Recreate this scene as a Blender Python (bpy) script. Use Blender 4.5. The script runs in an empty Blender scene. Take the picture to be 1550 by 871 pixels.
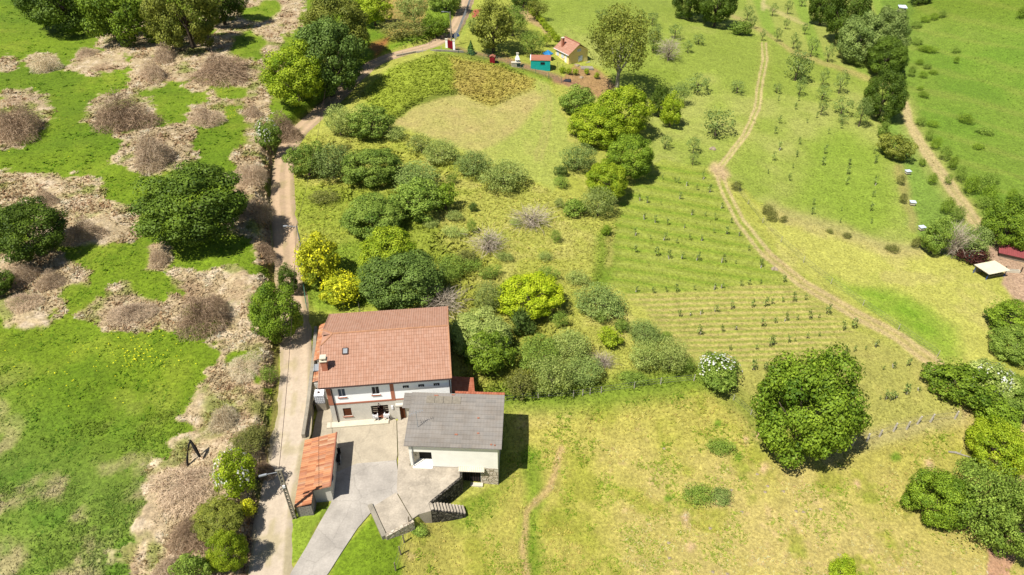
import bpy, math, random
import numpy as np
from mathutils import Vector
random.seed(7)
RG = np.random.default_rng(7)
SC = bpy.context.scene
COL = SC.collection
# ------------------------------------------------------------------ camera model (photo pixels 1550 x 871)
F, CT, HC = 1060.0, math.radians(38), 55.0
cc, cs = math.cos(CT), math.sin(CT)
CAM = np.array([0, 0, HC])
def ray(u, v):
    dx = (np.asarray(u, float)-775)/F; dy = (435.5-np.asarray(v, float))/F
    return np.stack([dx, cc+dy*cs, -cs+dy*cc], -1)
def flat(u, v, z=0.0):
    r = ray(u, v); return CAM+r*((z-HC)/r[2])
def proj(x, y, z):
    z = np.asarray(z)-HC
    d = y*cc-z*cs; e = y*cs+z*cc
    return 775+F*x/d, 435.5-F*e/d, d
# ------------------------------------------------------------------ noise
def _h(ix, iy, seed):
    n = (ix.astype(np.int64)*374761393+iy.astype(np.int64)*668265263+seed*974634777) & 0xffffffff
    n = ((n ^ (n >> 13))*1274126177) & 0xffffffff
    return ((n ^ (n >> 16)) & 0xffff)/65535.0
def vnoise(x, y, seed=0):
    x = np.asarray(x, float); y = np.asarray(y, float)
    ix = np.floor(x); iy = np.floor(y); fx = x-ix; fy = y-iy
    fx = fx*fx*(3-2*fx); fy = fy*fy*(3-2*fy)
    a = _h(ix, iy, seed); b = _h(ix+1, iy, seed); c = _h(ix, iy+1, seed); d = _h(ix+1, iy+1, seed)
    return (a+(b-a)*fx)*(1-fy)+(c+(d-c)*fx)*fy
def fbm(x, y, sc, oct=4, seed=0):
    r = 0; a = 1; t = 0; x = np.asarray(x)*1.0; y = np.asarray(y)*1.0
    for o in range(oct):
        r = r+a*(vnoise(x/sc+o*17.3, y/sc-o*9.1, seed+o)*2-1); t += a; a *= .5; sc *= .5
    return r/t
def ss(a, b, x):
    t = np.clip((np.asarray(x, float)-a)/(b-a), 0, 1); return t*t*(3-2*t)
def lin(c):
    c = np.asarray(c, float)/255.0
    return np.where(c <= .04045, c/12.92, ((c+.055)/1.055)**2.4)
def sdpoly(px, py, poly):
    """signed distance to a polygon, positive inside"""
    P = np.asarray(poly, float); n = len(P)
    d = np.full(px.shape, 1e18); ins = np.zeros(px.shape, bool)
    for i in range(n):
        ax, ay = P[i]; bx, by = P[(i+1) % n]
        ex, ey = bx-ax, by-ay; L = ex*ex+ey*ey+1e-12
        t = np.clip(((px-ax)*ex+(py-ay)*ey)/L, 0, 1)
        d = np.minimum(d, (px-ax-t*ex)**2+(py-ay-t*ey)**2)
        c = ((ay <= py) & (by > py)) | ((by <= py) & (ay > py))
        xi = ax+(py-ay)/(by-ay if by != ay else 1e-9)*ex
        ins ^= c & (px < xi)
    d = np.sqrt(d); return np.where(ins, d, -d)
def dline(px, py, pts):
    """distance, signed side (left +), index+t along a polyline"""
    P = np.asarray(pts, float); best = np.full(px.shape, 1e18); side = np.zeros(px.shape); par = np.zeros(px.shape)
    for i in range(len(P)-1):
        ax, ay = P[i]; bx, by = P[i+1]; ex, ey = bx-ax, by-ay; L = ex*ex+ey*ey+1e-12
        t = np.clip(((px-ax)*ex+(py-ay)*ey)/L, 0, 1)
        qx, qy = px-ax-t*ex, py-ay-t*ey
        d = qx*qx+qy*qy; m = d < best
        best = np.where(m, d, best); side = np.where(m, np.sign(ex*qy-ey*qx), side); par = np.where(m, i+t, par)
    return np.sqrt(best), side, par
# ------------------------------------------------------------------ terrain
def hb(x, y):
    x = np.asarray(x, float); y = np.asarray(y, float)
    A = 2.3*ss(32, 62, y)+0.02*np.clip(y-62, 0, 150)
    B = -0.07*np.clip(x+15, 0, 90)
    D = -2.0*ss(-13, -4.5, x)*(1-ss(46, 57, y))
    R = np.minimum(0.22*np.clip(x-100, 0, 1e9), 30)
    Lf = np.minimum(0.05*np.clip(-x-32, 0, 1e9), 12)
    far = ss(-30, 25, y)
    return (A+B+D+R+Lf)*far+(1-far)*B*.3
ROADPX = [(380, 1200, -.4), (390, 1060, -.4), (400, 940, -.3), (405, 872, 0), (412, 800, .1), (421, 740, .6), (432, 690, 1.1), (441, 650, 1.5), (447, 600, 1.9), (448, 550, 2.1), (447, 500, 2.25), (440, 450, 2.3),
          (434, 400, 2.4), (430, 350, 2.5), (426, 300, 2.6), (427, 260, 2.7), (433, 225, 2.8), (452, 198, 2.9), (476, 176, 3.), (503, 152, 3.1), (531, 124, 3.3), (557, 100, 3.5),
          (585, 87, 3.6), (620, 77, 3.8), (652, 69, 3.9), (673, 58, 4.), (690, 40, 4.1), (700, 20, 4.2), (707, 0, 4.3), (713, -25, 4.4), (716, -60, 4.5)]
RC = np.array([flat(u, v, z) for u, v, z in ROADPX])
def resample(P, step):
    P = np.asarray(P, float); d = np.r_[0, np.cumsum(np.linalg.norm(np.diff(P[:, :2], axis=0), axis=1))]
    n = max(2, int(d[-1]/step)); s = np.linspace(0, d[-1], n+1)
    Q = np.stack([np.interp(s, d, P[:, k]) for k in range(P.shape[1])], 1)
    for _ in range(6): Q[1:-1] = (Q[:-2]+2*Q[1:-1]+Q[2:])/4
    return Q
RS = resample(RC, 2.0)
def fp(u, v): return tuple(flat(u, v, 0)[:2])
DRIVE_L = [fp(500, 765), fp(482, 795), fp(464, 828), fp(441, 866), fp(425, 905)]
DRIVE_R = [fp(468, 905), fp(497, 868), fp(516, 838), fp(541, 800), fp(565, 772)]
YARD = [(-22.4, 61.2), (-20.9, 51.0), (-20.3, 44.9), (-20.1, 38), (-19.2, 36.9)]+DRIVE_L+DRIVE_R+[
    (-13.0, 37.7), (-11.04, 35.3), (-8.5, 36.9), (-7.6, 38.7), (-5.3, 41.2), (-5.2, 44), (-5.2, 48.8), (-6.0, 49.2), (-7.4, 59.2), (-9, 60.6)]
def hgt(x, y):
    x = np.asarray(x, float); y = np.asarray(y, float)
    z = hb(x, y)+.5*fbm(x, y, 26, 3, 3)*ss(24, 50, np.hypot(x+14, y-46))+2.2*fbm(x, y, 55, 2, 12)*ss(34, 90, np.hypot(x+14, y-46))
    z = z+.06*fbm(x, y, 1.6, 2, 8)
    d, sd, par = dline(x, y, RS[:, :2])
    zc = np.interp(par, np.arange(len(RS)), RS[:, 2])
    dl = d*sd
    w = np.where(sd > 0, 1-ss(1.6, 2.6, d), 1-ss(1.8, 5.5, d))
    z = z*(1-w)+(zc-.05)*w
    near = ss(30, 36, y)*(1-ss(95, 118, y))
    bank = (1.7+.6*fbm(x, y, 7, 2, 5))*near
    lw = ss(1.7, 3.4, dl+.5*fbm(x, y, 2.0, 2, 6))*(1-ss(40, 70, dl))
    z = np.where(sd > 0, z+bank*lw+.0*dl, z)
    m = (np.abs(x+13) < 22) & (y > 15) & (y < 75)
    if np.any(m):
        q = sdpoly(np.where(m, x, 0), np.where(m, y, 0), YARD)
        yw = np.where(m, ss(-.35, .15, q), 0)
        z = z*(1-yw)-.12*yw
    return z
def at(u, v, off=0.0):
    r = ray(u, v)
    t = np.concatenate([np.linspace(30, 120, 700), np.linspace(120.2, 520, 1400)])
    P = CAM+r[None, :]*t[:, None]
    f = P[:, 2]-hgt(P[:, 0], P[:, 1])-off
    i = int(np.argmax(f < 0)) or len(t)-1
    a = f[i-1]/(f[i-1]-f[i]+1e-9)
    p = P[i-1]+(P[i]-P[i-1])*a
    return Vector((float(p[0]), float(p[1]), float(p[2]-off)))
def at_many(u, v):
    r = ray(u, v); z = np.zeros(len(u))
    for _ in range(9):
        t = (z-HC)/r[:, 2]; x, y = r[:, 0]*t, r[:, 1]*t
        z = .35*z+.65*hgt(x, y)
    return x, y, hgt(x, y)
def Z(x, y): return float(hgt(np.array([x]), np.array([y]))[0])
# ------------------------------------------------------------------ materials
K = .50
GT = np.array([1.0, .94, .96])
def mat(name, rough=.85):
    m = bpy.data.materials.new(name); m.use_nodes = True
    b = m.node_tree.nodes['Principled BSDF']; b.inputs['Roughness'].default_value = rough
    if 'Specular IOR Level' in b.inputs: b.inputs['Specular IOR Level'].default_value = .2
    return m, m.node_tree.nodes, m.node_tree.links, b
def rgba(c): 
    c = np.asarray(c, float); return (float(c[0]), float(c[1]), float(c[2]), 1)
def simple(name, srgb, var=.25, scale=2.0, rough=.85, k=K, bump=0.0, var2=.12, scale2=14, metallic=0, crack=0):
    m, n, l, b = mat(name, rough); b.inputs['Metallic'].default_value = metallic
    c = lin(srgb)*k
    tc = n.new('ShaderNodeTexCoord')
    n1 = n.new('ShaderNodeTexNoise'); n1.inputs['Scale'].default_value = scale; n1.inputs['Detail'].default_value = 6; n1.inputs['Roughness'].default_value = .65
    n2 = n.new('ShaderNodeTexNoise'); n2.inputs['Scale'].default_value = scale2; n2.inputs['Detail'].default_value = 3
    l.new(tc.outputs['Object'], n1.inputs['Vector']); l.new(tc.outputs['Object'], n2.inputs['Vector'])
    r = n.new('ShaderNodeValToRGB'); r.color_ramp.elements[0].position = .3; r.color_ramp.elements[1].position = .7
    r.color_ramp.elements[0].color = rgba(c*(1-var)); r.color_ramp.elements[1].color = rgba(np.minimum(c*(1+var), .95))
    l.new(n1.outputs['Fac'], r.inputs['Fac'])
    mx = n.new('ShaderNodeMix'); mx.data_type = 'RGBA'; mx.blend_type = 'MULTIPLY'; mx.inputs['Factor'].default_value = 1
    r2 = n.new('ShaderNodeValToRGB'); r2.color_ramp.elements[0].position = .3; r2.color_ramp.elements[1].position = .7
    r2.color_ramp.elements[0].color = (1-var2*2,)*3+(1,); r2.color_ramp.elements[1].color = (1, 1, 1, 1)
    l.new(n2.outputs['Fac'], r2.inputs['Fac']); l.new(r.outputs['Color'], mx.inputs['A']); l.new(r2.outputs['Color'], mx.inputs['B'])
    l.new(mx.outputs['Result'], b.inputs['Base Color'])
    if crack:
        va = n.new('ShaderNodeVectorMath'); va.operation = 'SCALE'; va.inputs['Scale'].default_value = .9; l.new(n1.outputs['Color'], va.inputs[0])
        vb = n.new('ShaderNodeVectorMath'); l.new(tc.outputs['Object'], vb.inputs[0]); l.new(va.outputs[0], vb.inputs[1])
        ve = n.new('ShaderNodeTexVoronoi'); ve.feature = 'DISTANCE_TO_EDGE'; ve.inputs['Scale'].default_value = crack; l.new(vb.outputs[0], ve.inputs['Vector'])
        cr = n.new('ShaderNodeMapRange'); cr.inputs['From Max'].default_value = .018; cr.inputs['To Min'].default_value = .84; l.new(ve.outputs['Distance'], cr.inputs['Value'])
        vc = n.new('ShaderNodeVectorMath'); vc.operation = 'SCALE'; l.new(mx.outputs['Result'], vc.inputs[0]); l.new(cr.outputs[0], vc.inputs['Scale']); l.new(vc.outputs[0], b.inputs['Base Color'])
    if bump:
        bp = n.new('ShaderNodeBump'); bp.inputs['Strength'].default_value = bump; bp.inputs['Distance'].default_value = .05
        l.new(n2.outputs['Fac'], bp.inputs['Height']); l.new(bp.outputs['Normal'], b.inputs['Normal'])
    return m
def tile_mat(name, cols, sx, sy, stain=(.6, .6, .55), stain_amt=.25, swap=False):
    m, n, l, b = mat(name, .8)
    tc = n.new('ShaderNodeTexCoord')
    sn = n.new('ShaderNodeVectorMath'); sn.operation = 'SNAP'; sn.inputs[1].default_value = (sx, sy, 50)
    l.new(tc.outputs['Object'], sn.inputs[0])
    w = n.new('ShaderNodeTexWhiteNoise'); w.noise_dimensions = '3D'; l.new(sn.outputs[0], w.inputs['Vector'])
    r = n.new('ShaderNodeValToRGB'); e = r.color_ramp.elements
    while len(e) < len(cols): e.new(.5)
    for i, c in enumerate(cols):
        e[i].position = i/(len(cols)-1); e[i].color = rgba(lin(c)*K)
    l.new(w.outputs['Value'], r.inputs['Fac'])
    n1 = n.new('ShaderNodeTexNoise'); n1.inputs['Scale'].default_value = .7; n1.inputs['Detail'].default_value = 7; n1.inputs['Roughness'].default_value = .7
    l.new(tc.outputs['Object'], n1.inputs['Vector'])
    r2 = n.new('ShaderNodeValToRGB'); r2.color_ramp.elements[0].position = .42; r2.color_ramp.elements[1].position = .68
    r2.color_ramp.elements[0].color = (1, 1, 1, 1); r2.color_ramp.elements[1].color = rgba(1-stain_amt*(1-np.array(stain)))
    l.new(n1.outputs['Fac'], r2.inputs['Fac'])
    mx = n.new('ShaderNodeMix'); mx.data_type = 'RGBA'; mx.blend_type = 'MULTIPLY'; mx.inputs['Factor'].default_value = 1
    l.new(r.outputs['Color'], mx.inputs['A']); l.new(r2.outputs['Color'], mx.inputs['B'])
    l.new(mx.outputs['Result'], b.inputs['Base Color'])
    return m
def brick_mat(name, c1, c2, mortar, bw=.25, bh=.08, ms=.015, stone=False):
    m, n, l, b = mat(name, .9)
    tc = n.new('ShaderNodeTexCoord')
    if stone:
        v = n.new('ShaderNodeTexVoronoi'); v.inputs['Scale'].default_value = 1/bw
        l.new(tc.outputs['Object'], v.inputs['Vector'])
        ve = n.new('ShaderNodeTexVoronoi'); ve.feature = 'DISTANCE_TO_EDGE'; ve.inputs['Scale'].default_value = 1/bw
        l.new(tc.outputs['Object'], ve.inputs['Vector'])
        sp = n.new('ShaderNodeSeparateColor'); l.new(v.outputs['Color'], sp.inputs[0])
        r = n.new('ShaderNodeValToRGB'); r.color_ramp.elements[0].color = rgba(lin(c1)*K); r.color_ramp.elements[1].color = rgba(lin(c2)*K)
        l.new(sp.outputs[0], r.inputs['Fac'])
        mr = n.new('ShaderNodeValToRGB'); mr.color_ramp.elements[0].position = .02; mr.color_ramp.elements[1].position = .12
        l.new(ve.outputs['Distance'], mr.inputs['Fac'])
        mx = n.new('ShaderNodeMix'); mx.data_type = 'RGBA'
        l.new(mr.outputs['Color'], mx.inputs['Factor']); mx.inputs['A'].default_value = rgba(lin(mortar)*K); l.new(r.outputs['Color'], mx.inputs['B'])
        l.new(mx.outputs['Result'], b.inputs['Base Color'])
        bp = n.new('ShaderNodeBump'); bp.inputs['Strength'].default_value = .9; bp.inputs['Distance'].default_value = .06
        l.new(mr.outputs['Color'], bp.inputs['Height']); l.new(bp.outputs['Normal'], b.inputs['Normal'])
    else:
        mp = n.new('ShaderNodeMapping'); mp.inputs['Rotation'].default_value = (math.pi/2, 0, 0)
        l.new(tc.outputs['Object'], mp.inputs['Vector'])
        br = n.new('ShaderNodeTexBrick'); br.inputs['Color1'].default_value = rgba(lin(c1)*K); br.inputs['Color2'].default_value = rgba(lin(c2)*K)
        br.inputs['Mortar'].default_value = rgba(lin(mortar)*K); br.inputs['Scale'].default_value = 1
        br.inputs['Brick Width'].default_value = bw; br.inputs['Row Height'].default_value = bh; br.inputs['Mortar Size'].default_value = ms
        l.new(mp.outputs[0], br.inputs['Vector']); l.new(br.outputs['Color'], b.inputs['Base Color'])
    return m
def leaf_mat(name, dark, light, trans=.25, k=1.0, rough=.6):
    dark = np.minimum(np.array(dark)*1.22+8, 255); light = np.minimum(np.array(light)*1.1+10, 255)
    m, n, l, b = mat(name, rough)
    a = n.new('ShaderNodeAttribute'); a.attribute_name = 'tint'
    oi = n.new('ShaderNodeObjectInfo')
    r = n.new('ShaderNodeValToRGB'); r.color_ramp.elements[0].color = rgba(lin(dark)*k); r.color_ramp.elements[1].color = rgba(lin(light)*k)
    l.new(a.outputs['Fac'], r.inputs['Fac'])
    hs = n.new('ShaderNodeHueSaturation')
    mr = n.new('ShaderNodeMapRange'); mr.inputs['To Min'].default_value = .84; mr.inputs['To Max'].default_value = 1.14
    l.new(oi.outputs['Random'], mr.inputs['Value']); l.new(mr.outputs[0], hs.inputs['Value']); l.new(r.outputs['Color'], hs.inputs['Color'])
    l.new(hs.outputs['Color'], b.inputs['Base Color'])
    tr = n.new('ShaderNodeBsdfTranslucent'); mx = n.new('ShaderNodeMixShader'); mx.inputs[0].default_value = trans
    l.new(hs.outputs['Color'], tr.inputs['Color']); l.new(b.outputs[0], mx.inputs[1]); l.new(tr.outputs[0], mx.inputs[2])
    l.new(mx.outputs[0], n['Material Output'].inputs['Surface'])
    return m
M = {}
def G(name, *a, **k):
    M[name] = simple(name, *a, **k); return M[name]
G('white_plaster', (250, 250, 248), .04, .8, var2=.02, k=.95)
G('grey_render', (218, 212, 198), .1, 1.2, k=.8)
G('cream_render', (243, 239, 228), .06, 1.0, k=.88, var2=.05)
G('concrete', (218, 204, 178), .2, .5, bump=.15, k=.5, scale2=6, var2=.07, crack=.3)
G('drive_concrete', (212, 203, 190), .24, .45, bump=.15, k=.5, scale2=6, var2=.07, crack=.3)
G('terrace_concrete', (218, 204, 182), .28, .7, bump=.25, k=.5, scale2=6, var2=.09, crack=.45)
G('old_concrete', (190, 180, 160), .2, 1.5, bump=.3)
G('curb', (235, 225, 200), .1, 1.5, k=.65)
G('iron', (90, 70, 66), .2, 3)
G('dark', (30, 28, 27), .2, 3)
G('black_plastic', (35, 36, 40), .2, 3, rough=.5)
G('white_plastic', (248, 248, 250), .02, 2, k=.8, rough=.4)
G('wood', (150, 92, 50), .25, 3)
G('brown_shutter', (120, 66, 34), .2, 3)
G('old_wood', (165, 150, 130), .25, 4)
G('bark', (120, 105, 88), .3, 6)
G('pale_bark', (200, 192, 178), .25, 5)
G('charred', (48, 44, 42), .3, 4)
G('zinc', (190, 195, 200), .1, 3, rough=.45)
G('glass_dark', (38, 46, 58), .2, 2, rough=.15)
G('curtain', (110, 128, 148), .2, 6, rough=.3)
G('terracotta', (208, 138, 110), .15, 5)
G('red_paint', (168, 24, 44), .15, 3)
G('pink_paint', (190, 84, 80), .2, 4)
G('yellow_plaster', (248, 222, 146), .05, 1.5, k=.95)
G('teal_canvas', (24, 160, 150), .15, 1.5, k=.95)
G('blue_tarp', (60, 165, 235), .2, 3)
G('blue_paint', (70, 110, 190), .2, 3)
G('net_green', (80, 150, 125), .15, 5)
G('stake_white', (225, 215, 200), .1, 5, k=.6)
G('net_dark', (62, 66, 76), .2, 4)
G('rust_sheet', (178, 92, 92), .15, 2)
G('cream_sheet', (240, 228, 196), .08, 1, k=.7)
G('pale_blue_sheet', (222, 232, 245), .05, 2, k=.7)
G('rock', (205, 185, 155), .25, 3, bump=.5)
G('brown_soil', (165, 105, 78), .25, 2, bump=.4)
G('wire', (120, 120, 118), .1, 5)
M['stone'] = brick_mat('stone', (70, 66, 60), (150, 142, 128), (50, 46, 42), .35, stone=True)
M['pale_stone'] = brick_mat('pale_stone', (232, 214, 186), (250, 240, 218), (214, 196, 170), .4, stone=True)
M['block'] = brick_mat('block', (165, 158, 148), (190, 182, 170), (120, 115, 108), .4, .2, .02)
M['brick'] = brick_mat('brick', (215, 125, 92), (228, 142, 108), (225, 165, 135), .25, .08, .012)
M['tile_house'] = tile_mat('tile_house', [(206, 155, 128), (211, 162, 135), (216, 169, 144)], .25, .4, stain_amt=.22)
M['tile_old'] = tile_mat('tile_old', [(188, 120, 86), (226, 150, 104), (240, 176, 128), (204, 138, 106), (236, 190, 150)], .8, .22, stain_amt=.5)
M['tile_cabin'] = tile_mat('tile_cabin', [(206, 150, 124), (212, 158, 132), (218, 166, 142)], .3, .4)
M['tile_red'] = tile_mat('tile_red', [(190, 110, 80), (206, 124, 92), (214, 136, 104)], .25, .4)
M['fibro'] = tile_mat('fibro', [(162, 156, 148), (168, 161, 152), (175, 167, 157)], 1.0, .44, stain=(.75, .68, .6), stain_amt=.6)
M['orange_ridge'] = simple('orange_ridge', (226, 168, 128), .22, 1.3)
# leaves
LM = {
 'oak': leaf_mat('oak_leaves', (58, 84, 12), (136, 160, 40), k=.8),
 'oakd': leaf_mat('dark_oak_leaves', (44, 64, 12), (104, 128, 34), k=.68),
 'bright': leaf_mat('bright_leaves', (84, 110, 8), (166, 180, 40), k=.8),
 'lime': leaf_mat('lime_leaves', (108, 132, 6), (186, 196, 36), k=.8),
 'yellow': leaf_mat('yellow_leaves', (118, 130, 14), (206, 204, 46), k=.8),
 'blue': leaf_mat('bluegreen_leaves', (44, 64, 16), (108, 130, 54), k=.8),
 'mid': leaf_mat('mid_leaves', (66, 90, 22), (140, 160, 62), k=.85),
 'pale': leaf_mat('pale_leaves', (84, 102, 38), (162, 172, 90), k=.85),
 'olive': leaf_mat('olive_leaves', (70, 80, 20), (138, 142, 52), k=.8),
 'apple': leaf_mat('apple_leaves', (68, 88, 34), (138, 154, 78), k=.85),
 'blossom': leaf_mat('blossom_petals', (190, 190, 170), (228, 228, 218), k=.75),
 'yflower': leaf_mat('yellow_petals', (222, 200, 20), (238, 216, 40), k=.75),
 'red': leaf_mat('red_leaves', (50, 28, 22), (98, 52, 42), k=.6),
 'con': leaf_mat('needle_leaves', (36, 62, 22), (88, 118, 44), k=.9),
 'twig': leaf_mat('grey_twigs', (110, 98, 84), (190, 176, 156), .15, k=.8),
 'bramble': leaf_mat('bramble_canes', (124, 102, 82), (208, 186, 154), .2, k=.78),
 'brambled': leaf_mat('dark_bramble_canes', (94, 74, 56), (184, 158, 128), .2, k=.75),
 'straw': leaf_mat('straw_blades', (176, 152, 118), (232, 212, 178), .2, k=.7),
 'scrub': leaf_mat('scrub_leaves', (66, 74, 26), (130, 130, 62), k=.8),
}
# ------------------------------------------------------------------ mesh helpers
def link(o, parent=None):
    COL.objects.link(o)
    if parent: o.parent = parent
    return o
def tag(o, label=None, cat=None, group=None, kind=None):
    if label: o['label'] = label
    if cat: o['category'] = cat
    if group: o['group'] = group
    if kind: o['kind'] = kind
    return o
def empty(name, loc, rz=0.0, label=None, cat=None, group=None):
    o = bpy.data.objects.new(name, None); o.location = loc; o.rotation_euler = (0, 0, rz); o.empty_display_size = .3
    return tag(link(o), label, cat, group)
class MB:
    def __init__(s): s.v = []; s.f = []; s.m = []
    def face(s, pts, mi=0):
        i = len(s.v); s.v += [tuple(p) for p in pts]; s.f.append(tuple(range(i, i+len(pts)))); s.m.append(mi)
    def box(s, x0, x1, y0, y1, z0, z1, mi=0):
        i = len(s.v)
        s.v += [(x0, y0, z0), (x1, y0, z0), (x1, y1, z0), (x0, y1, z0), (x0, y0, z1), (x1, y0, z1), (x1, y1, z1), (x0, y1, z1)]
        for q in [(0, 3, 2, 1), (4, 5, 6, 7), (0, 1, 5, 4), (1, 2, 6, 5), (2, 3, 7, 6), (3, 0, 4, 7)]:
            s.f.append(tuple(i+k for k in q)); s.m.append(mi)
        return s
    def prism(s, poly, z0, z1, mi=0):
        n = len(poly); i = len(s.v)
        a = sum(poly[k][0]*poly[(k+1) % n][1]-poly[(k+1) % n][0]*poly[k][1] for k in range(n))
        if a < 0: poly = poly[::-1]
        zb = z0 if isinstance(z0, (list, tuple)) else [z0]*n
        zt = z1 if isinstance(z1, (list, tuple)) else [z1]*n
        s.v += [(p[0], p[1], zb[k]) for k, p in enumerate(poly)]+[(p[0], p[1], zt[k]) for k, p in enumerate(poly)]
        s.f.append(tuple(i+k for k in range(n))[::-1]); s.m.append(mi)
        s.f.append(tuple(i+n+k for k in range(n))); s.m.append(mi)
        for k in range(n):
            s.f.append((i+k, i+(k+1) % n, i+n+(k+1) % n, i+n+k)); s.m.append(mi)
        return s
    def tube(s, pts, r, n=6, mi=0, cap=True):
        pts = [Vector(p) for p in pts]; rr = r if isinstance(r, (list, tuple)) else [r]*len(pts)
        rings = []
        for k, p in enumerate(pts):
            d = (pts[min(k+1, len(pts)-1)]-pts[max(k-1, 0)]).normalized()
            up = Vector((0, 0, 1)) if abs(d.z) < .9 else Vector((1, 0, 0))
            a = d.cross(up).normalized(); b = d.cross(a).normalized()
            i = len(s.v); rings.append(i)
            for q in range(n):
                t = 2*math.pi*q/n; s.v.append(tuple(p+(a*math.cos(t)+b*math.sin(t))*rr[k]))
        for k in range(len(rings)-1):
            for q in range(n):
                s.f.append((rings[k]+q, rings[k]+(q+1) % n, rings[k+1]+(q+1) % n, rings[k+1]+q)); s.m.append(mi)
        if cap:
            s.f.append(tuple(rings[0]+q for q in range(n))[::-1]); s.m.append(mi)
            s.f.append(tuple(rings[-1]+q for q in range(n))); s.m.append(mi)
        return s
    def mesh(s, name, mats, smooth=False):
        me = bpy.data.meshes.new(name); me.from_pydata(s.v, [], s.f)
        for m in (mats if isinstance(mats, (list, tuple)) else [mats]): me.materials.append(m)
        me.polygons.foreach_set('material_index', s.m)
        if smooth: me.polygons.foreach_set('use_smooth', [True]*len(s.f))
        me.update(); return me
    def build(s, name, mats, parent=None, smooth=False):
        return link(bpy.data.objects.new(name, s.mesh(name, mats, smooth)), parent)
def bx(name, m, parent, *b):
    return MB().box(*b).build(name, M[m] if isinstance(m, str) else m, parent)
def npmesh(name, V, Fq, tint=None, mats=(), nv=4, colattr=None):
    me = bpy.data.meshes.new(name)
    me.vertices.add(len(V)); me.vertices.foreach_set('co', np.asarray(V, np.float32).ravel())
    nf = len(Fq); me.loops.add(nf*nv); me.polygons.add(nf)
    me.loops.foreach_set('vertex_index', np.asarray(Fq, np.int32).ravel())
    me.polygons.foreach_set('loop_start', np.arange(0, nf*nv, nv, dtype=np.int32))
    me.polygons.foreach_set('loop_total', np.full(nf, nv, np.int32))
    if tint is not None:
        a = me.attributes.new('tint', 'FLOAT', 'POINT'); a.data.foreach_set('value', np.asarray(tint, np.float32))
    if colattr is not None:
        a = me.attributes.new('col', 'FLOAT_COLOR', 'POINT'); a.data.foreach_set('color', np.asarray(colattr, np.float32).ravel())
    for m in mats: me.materials.append(m)
    me.update(calc_edges=True); me.validate(); return me
# ------------------------------------------------------------------ foliage prototypes (unit crowns)
def rand_unit(n, rg):
    a = rg.normal(size=(n, 3)); return a/np.linalg.norm(a, axis=1, keepdims=True)
def leaf_quads(P, N, size, tint, rg, asp=1.5):
    N = N/np.linalg.norm(N, axis=1, keepdims=True)
    T = np.cross(N, rand_unit(len(P), rg)); T /= np.linalg.norm(T, axis=1, keepdims=True)+1e-9
    B = np.cross(N, T); a = (size*asp**.5)[:, None]*.5; b = (size/asp**.5)[:, None]*.5
    fold = N*(size*.18)[:, None]
    V = np.stack([P-T*a, P+B*b+fold, P+T*a, P-B*b+fold], 1).reshape(-1, 3)
    return V, np.arange(len(P)*4).reshape(-1, 4), np.repeat(tint, 4)
def crown_mesh(name, seed, nleaf, leaf, nclump, loose=0.0, zmin=-.82, clump_r=.34, spread=.70):
    rg = np.random.default_rng(seed)
    i = np.arange(nclump); g = i*2.399963+rg.uniform(0, 6)
    z = zmin+(1-zmin)*(i+.5)/nclump
    D = np.stack([np.cos(g)*np.sqrt(1-z*z), np.sin(g)*np.sqrt(1-z*z), z], 1)+rg.normal(0, .16, (nclump, 3))
    D /= np.linalg.norm(D, axis=1, keepdims=True)
    rad = spread*(rg.uniform(.84, 1.12, nclump) if nclump > 80 else rg.uniform(.72, 1.2, nclump)); rc = clump_r*rg.uniform(.65, 1.3, nclump)
    lb_ = .4 if nclump > 80 else 1
    lob = 1+lb_*.17*np.sin(2*g+rg.uniform(0, 6))+lb_*.09*np.sin(3*g+4*D[:, 2]+rg.uniform(0, 6))
    C = D*(rad*lob)[:, None]; ct = np.clip(rg.normal(.5, .17, nclump), 0, 1)
    w = rc**2; k = rg.choice(nclump, nleaf, p=w/w.sum())
    d = rand_unit(nleaf, rg)+.45*D[k]; d /= np.linalg.norm(d, axis=1, keepdims=True)
    P = C[k]+d*(rc[k]*rg.uniform(.62, 1.05, nleaf))[:, None]*np.array([1, 1, .85])
    if loose > 0:
        m = rg.random(nleaf) < loose
        q_ = rand_unit(m.sum(), rg); sp_ = rand_unit(40, rg); sp_[:, 2] = np.abs(sp_[:, 2])*1.2-.2; q_ = .6*q_+1.0*sp_[rg.integers(0, 40, m.sum())]*rg.uniform(.6, 1.1, (m.sum(), 1)); q_ /= np.linalg.norm(q_, axis=1, keepdims=True)
        P[m] = q_*(rg.uniform(.3, 1.0, m.sum())**.6*1.16)[:, None]
    P[:, 2] = np.maximum(P[:, 2], -.95)
    N = d+.55*rand_unit(nleaf, rg)+np.array([0, 0, .25])
    t = np.clip(ct[k]+rg.normal(0, .17, nleaf), 0, 1)
    V, Fq, T = leaf_quads(P, N, leaf*rg.uniform(.6, 1.35, nleaf), t, rg)
    return npmesh(name, V, Fq, T, [LM['oak']])
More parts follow.
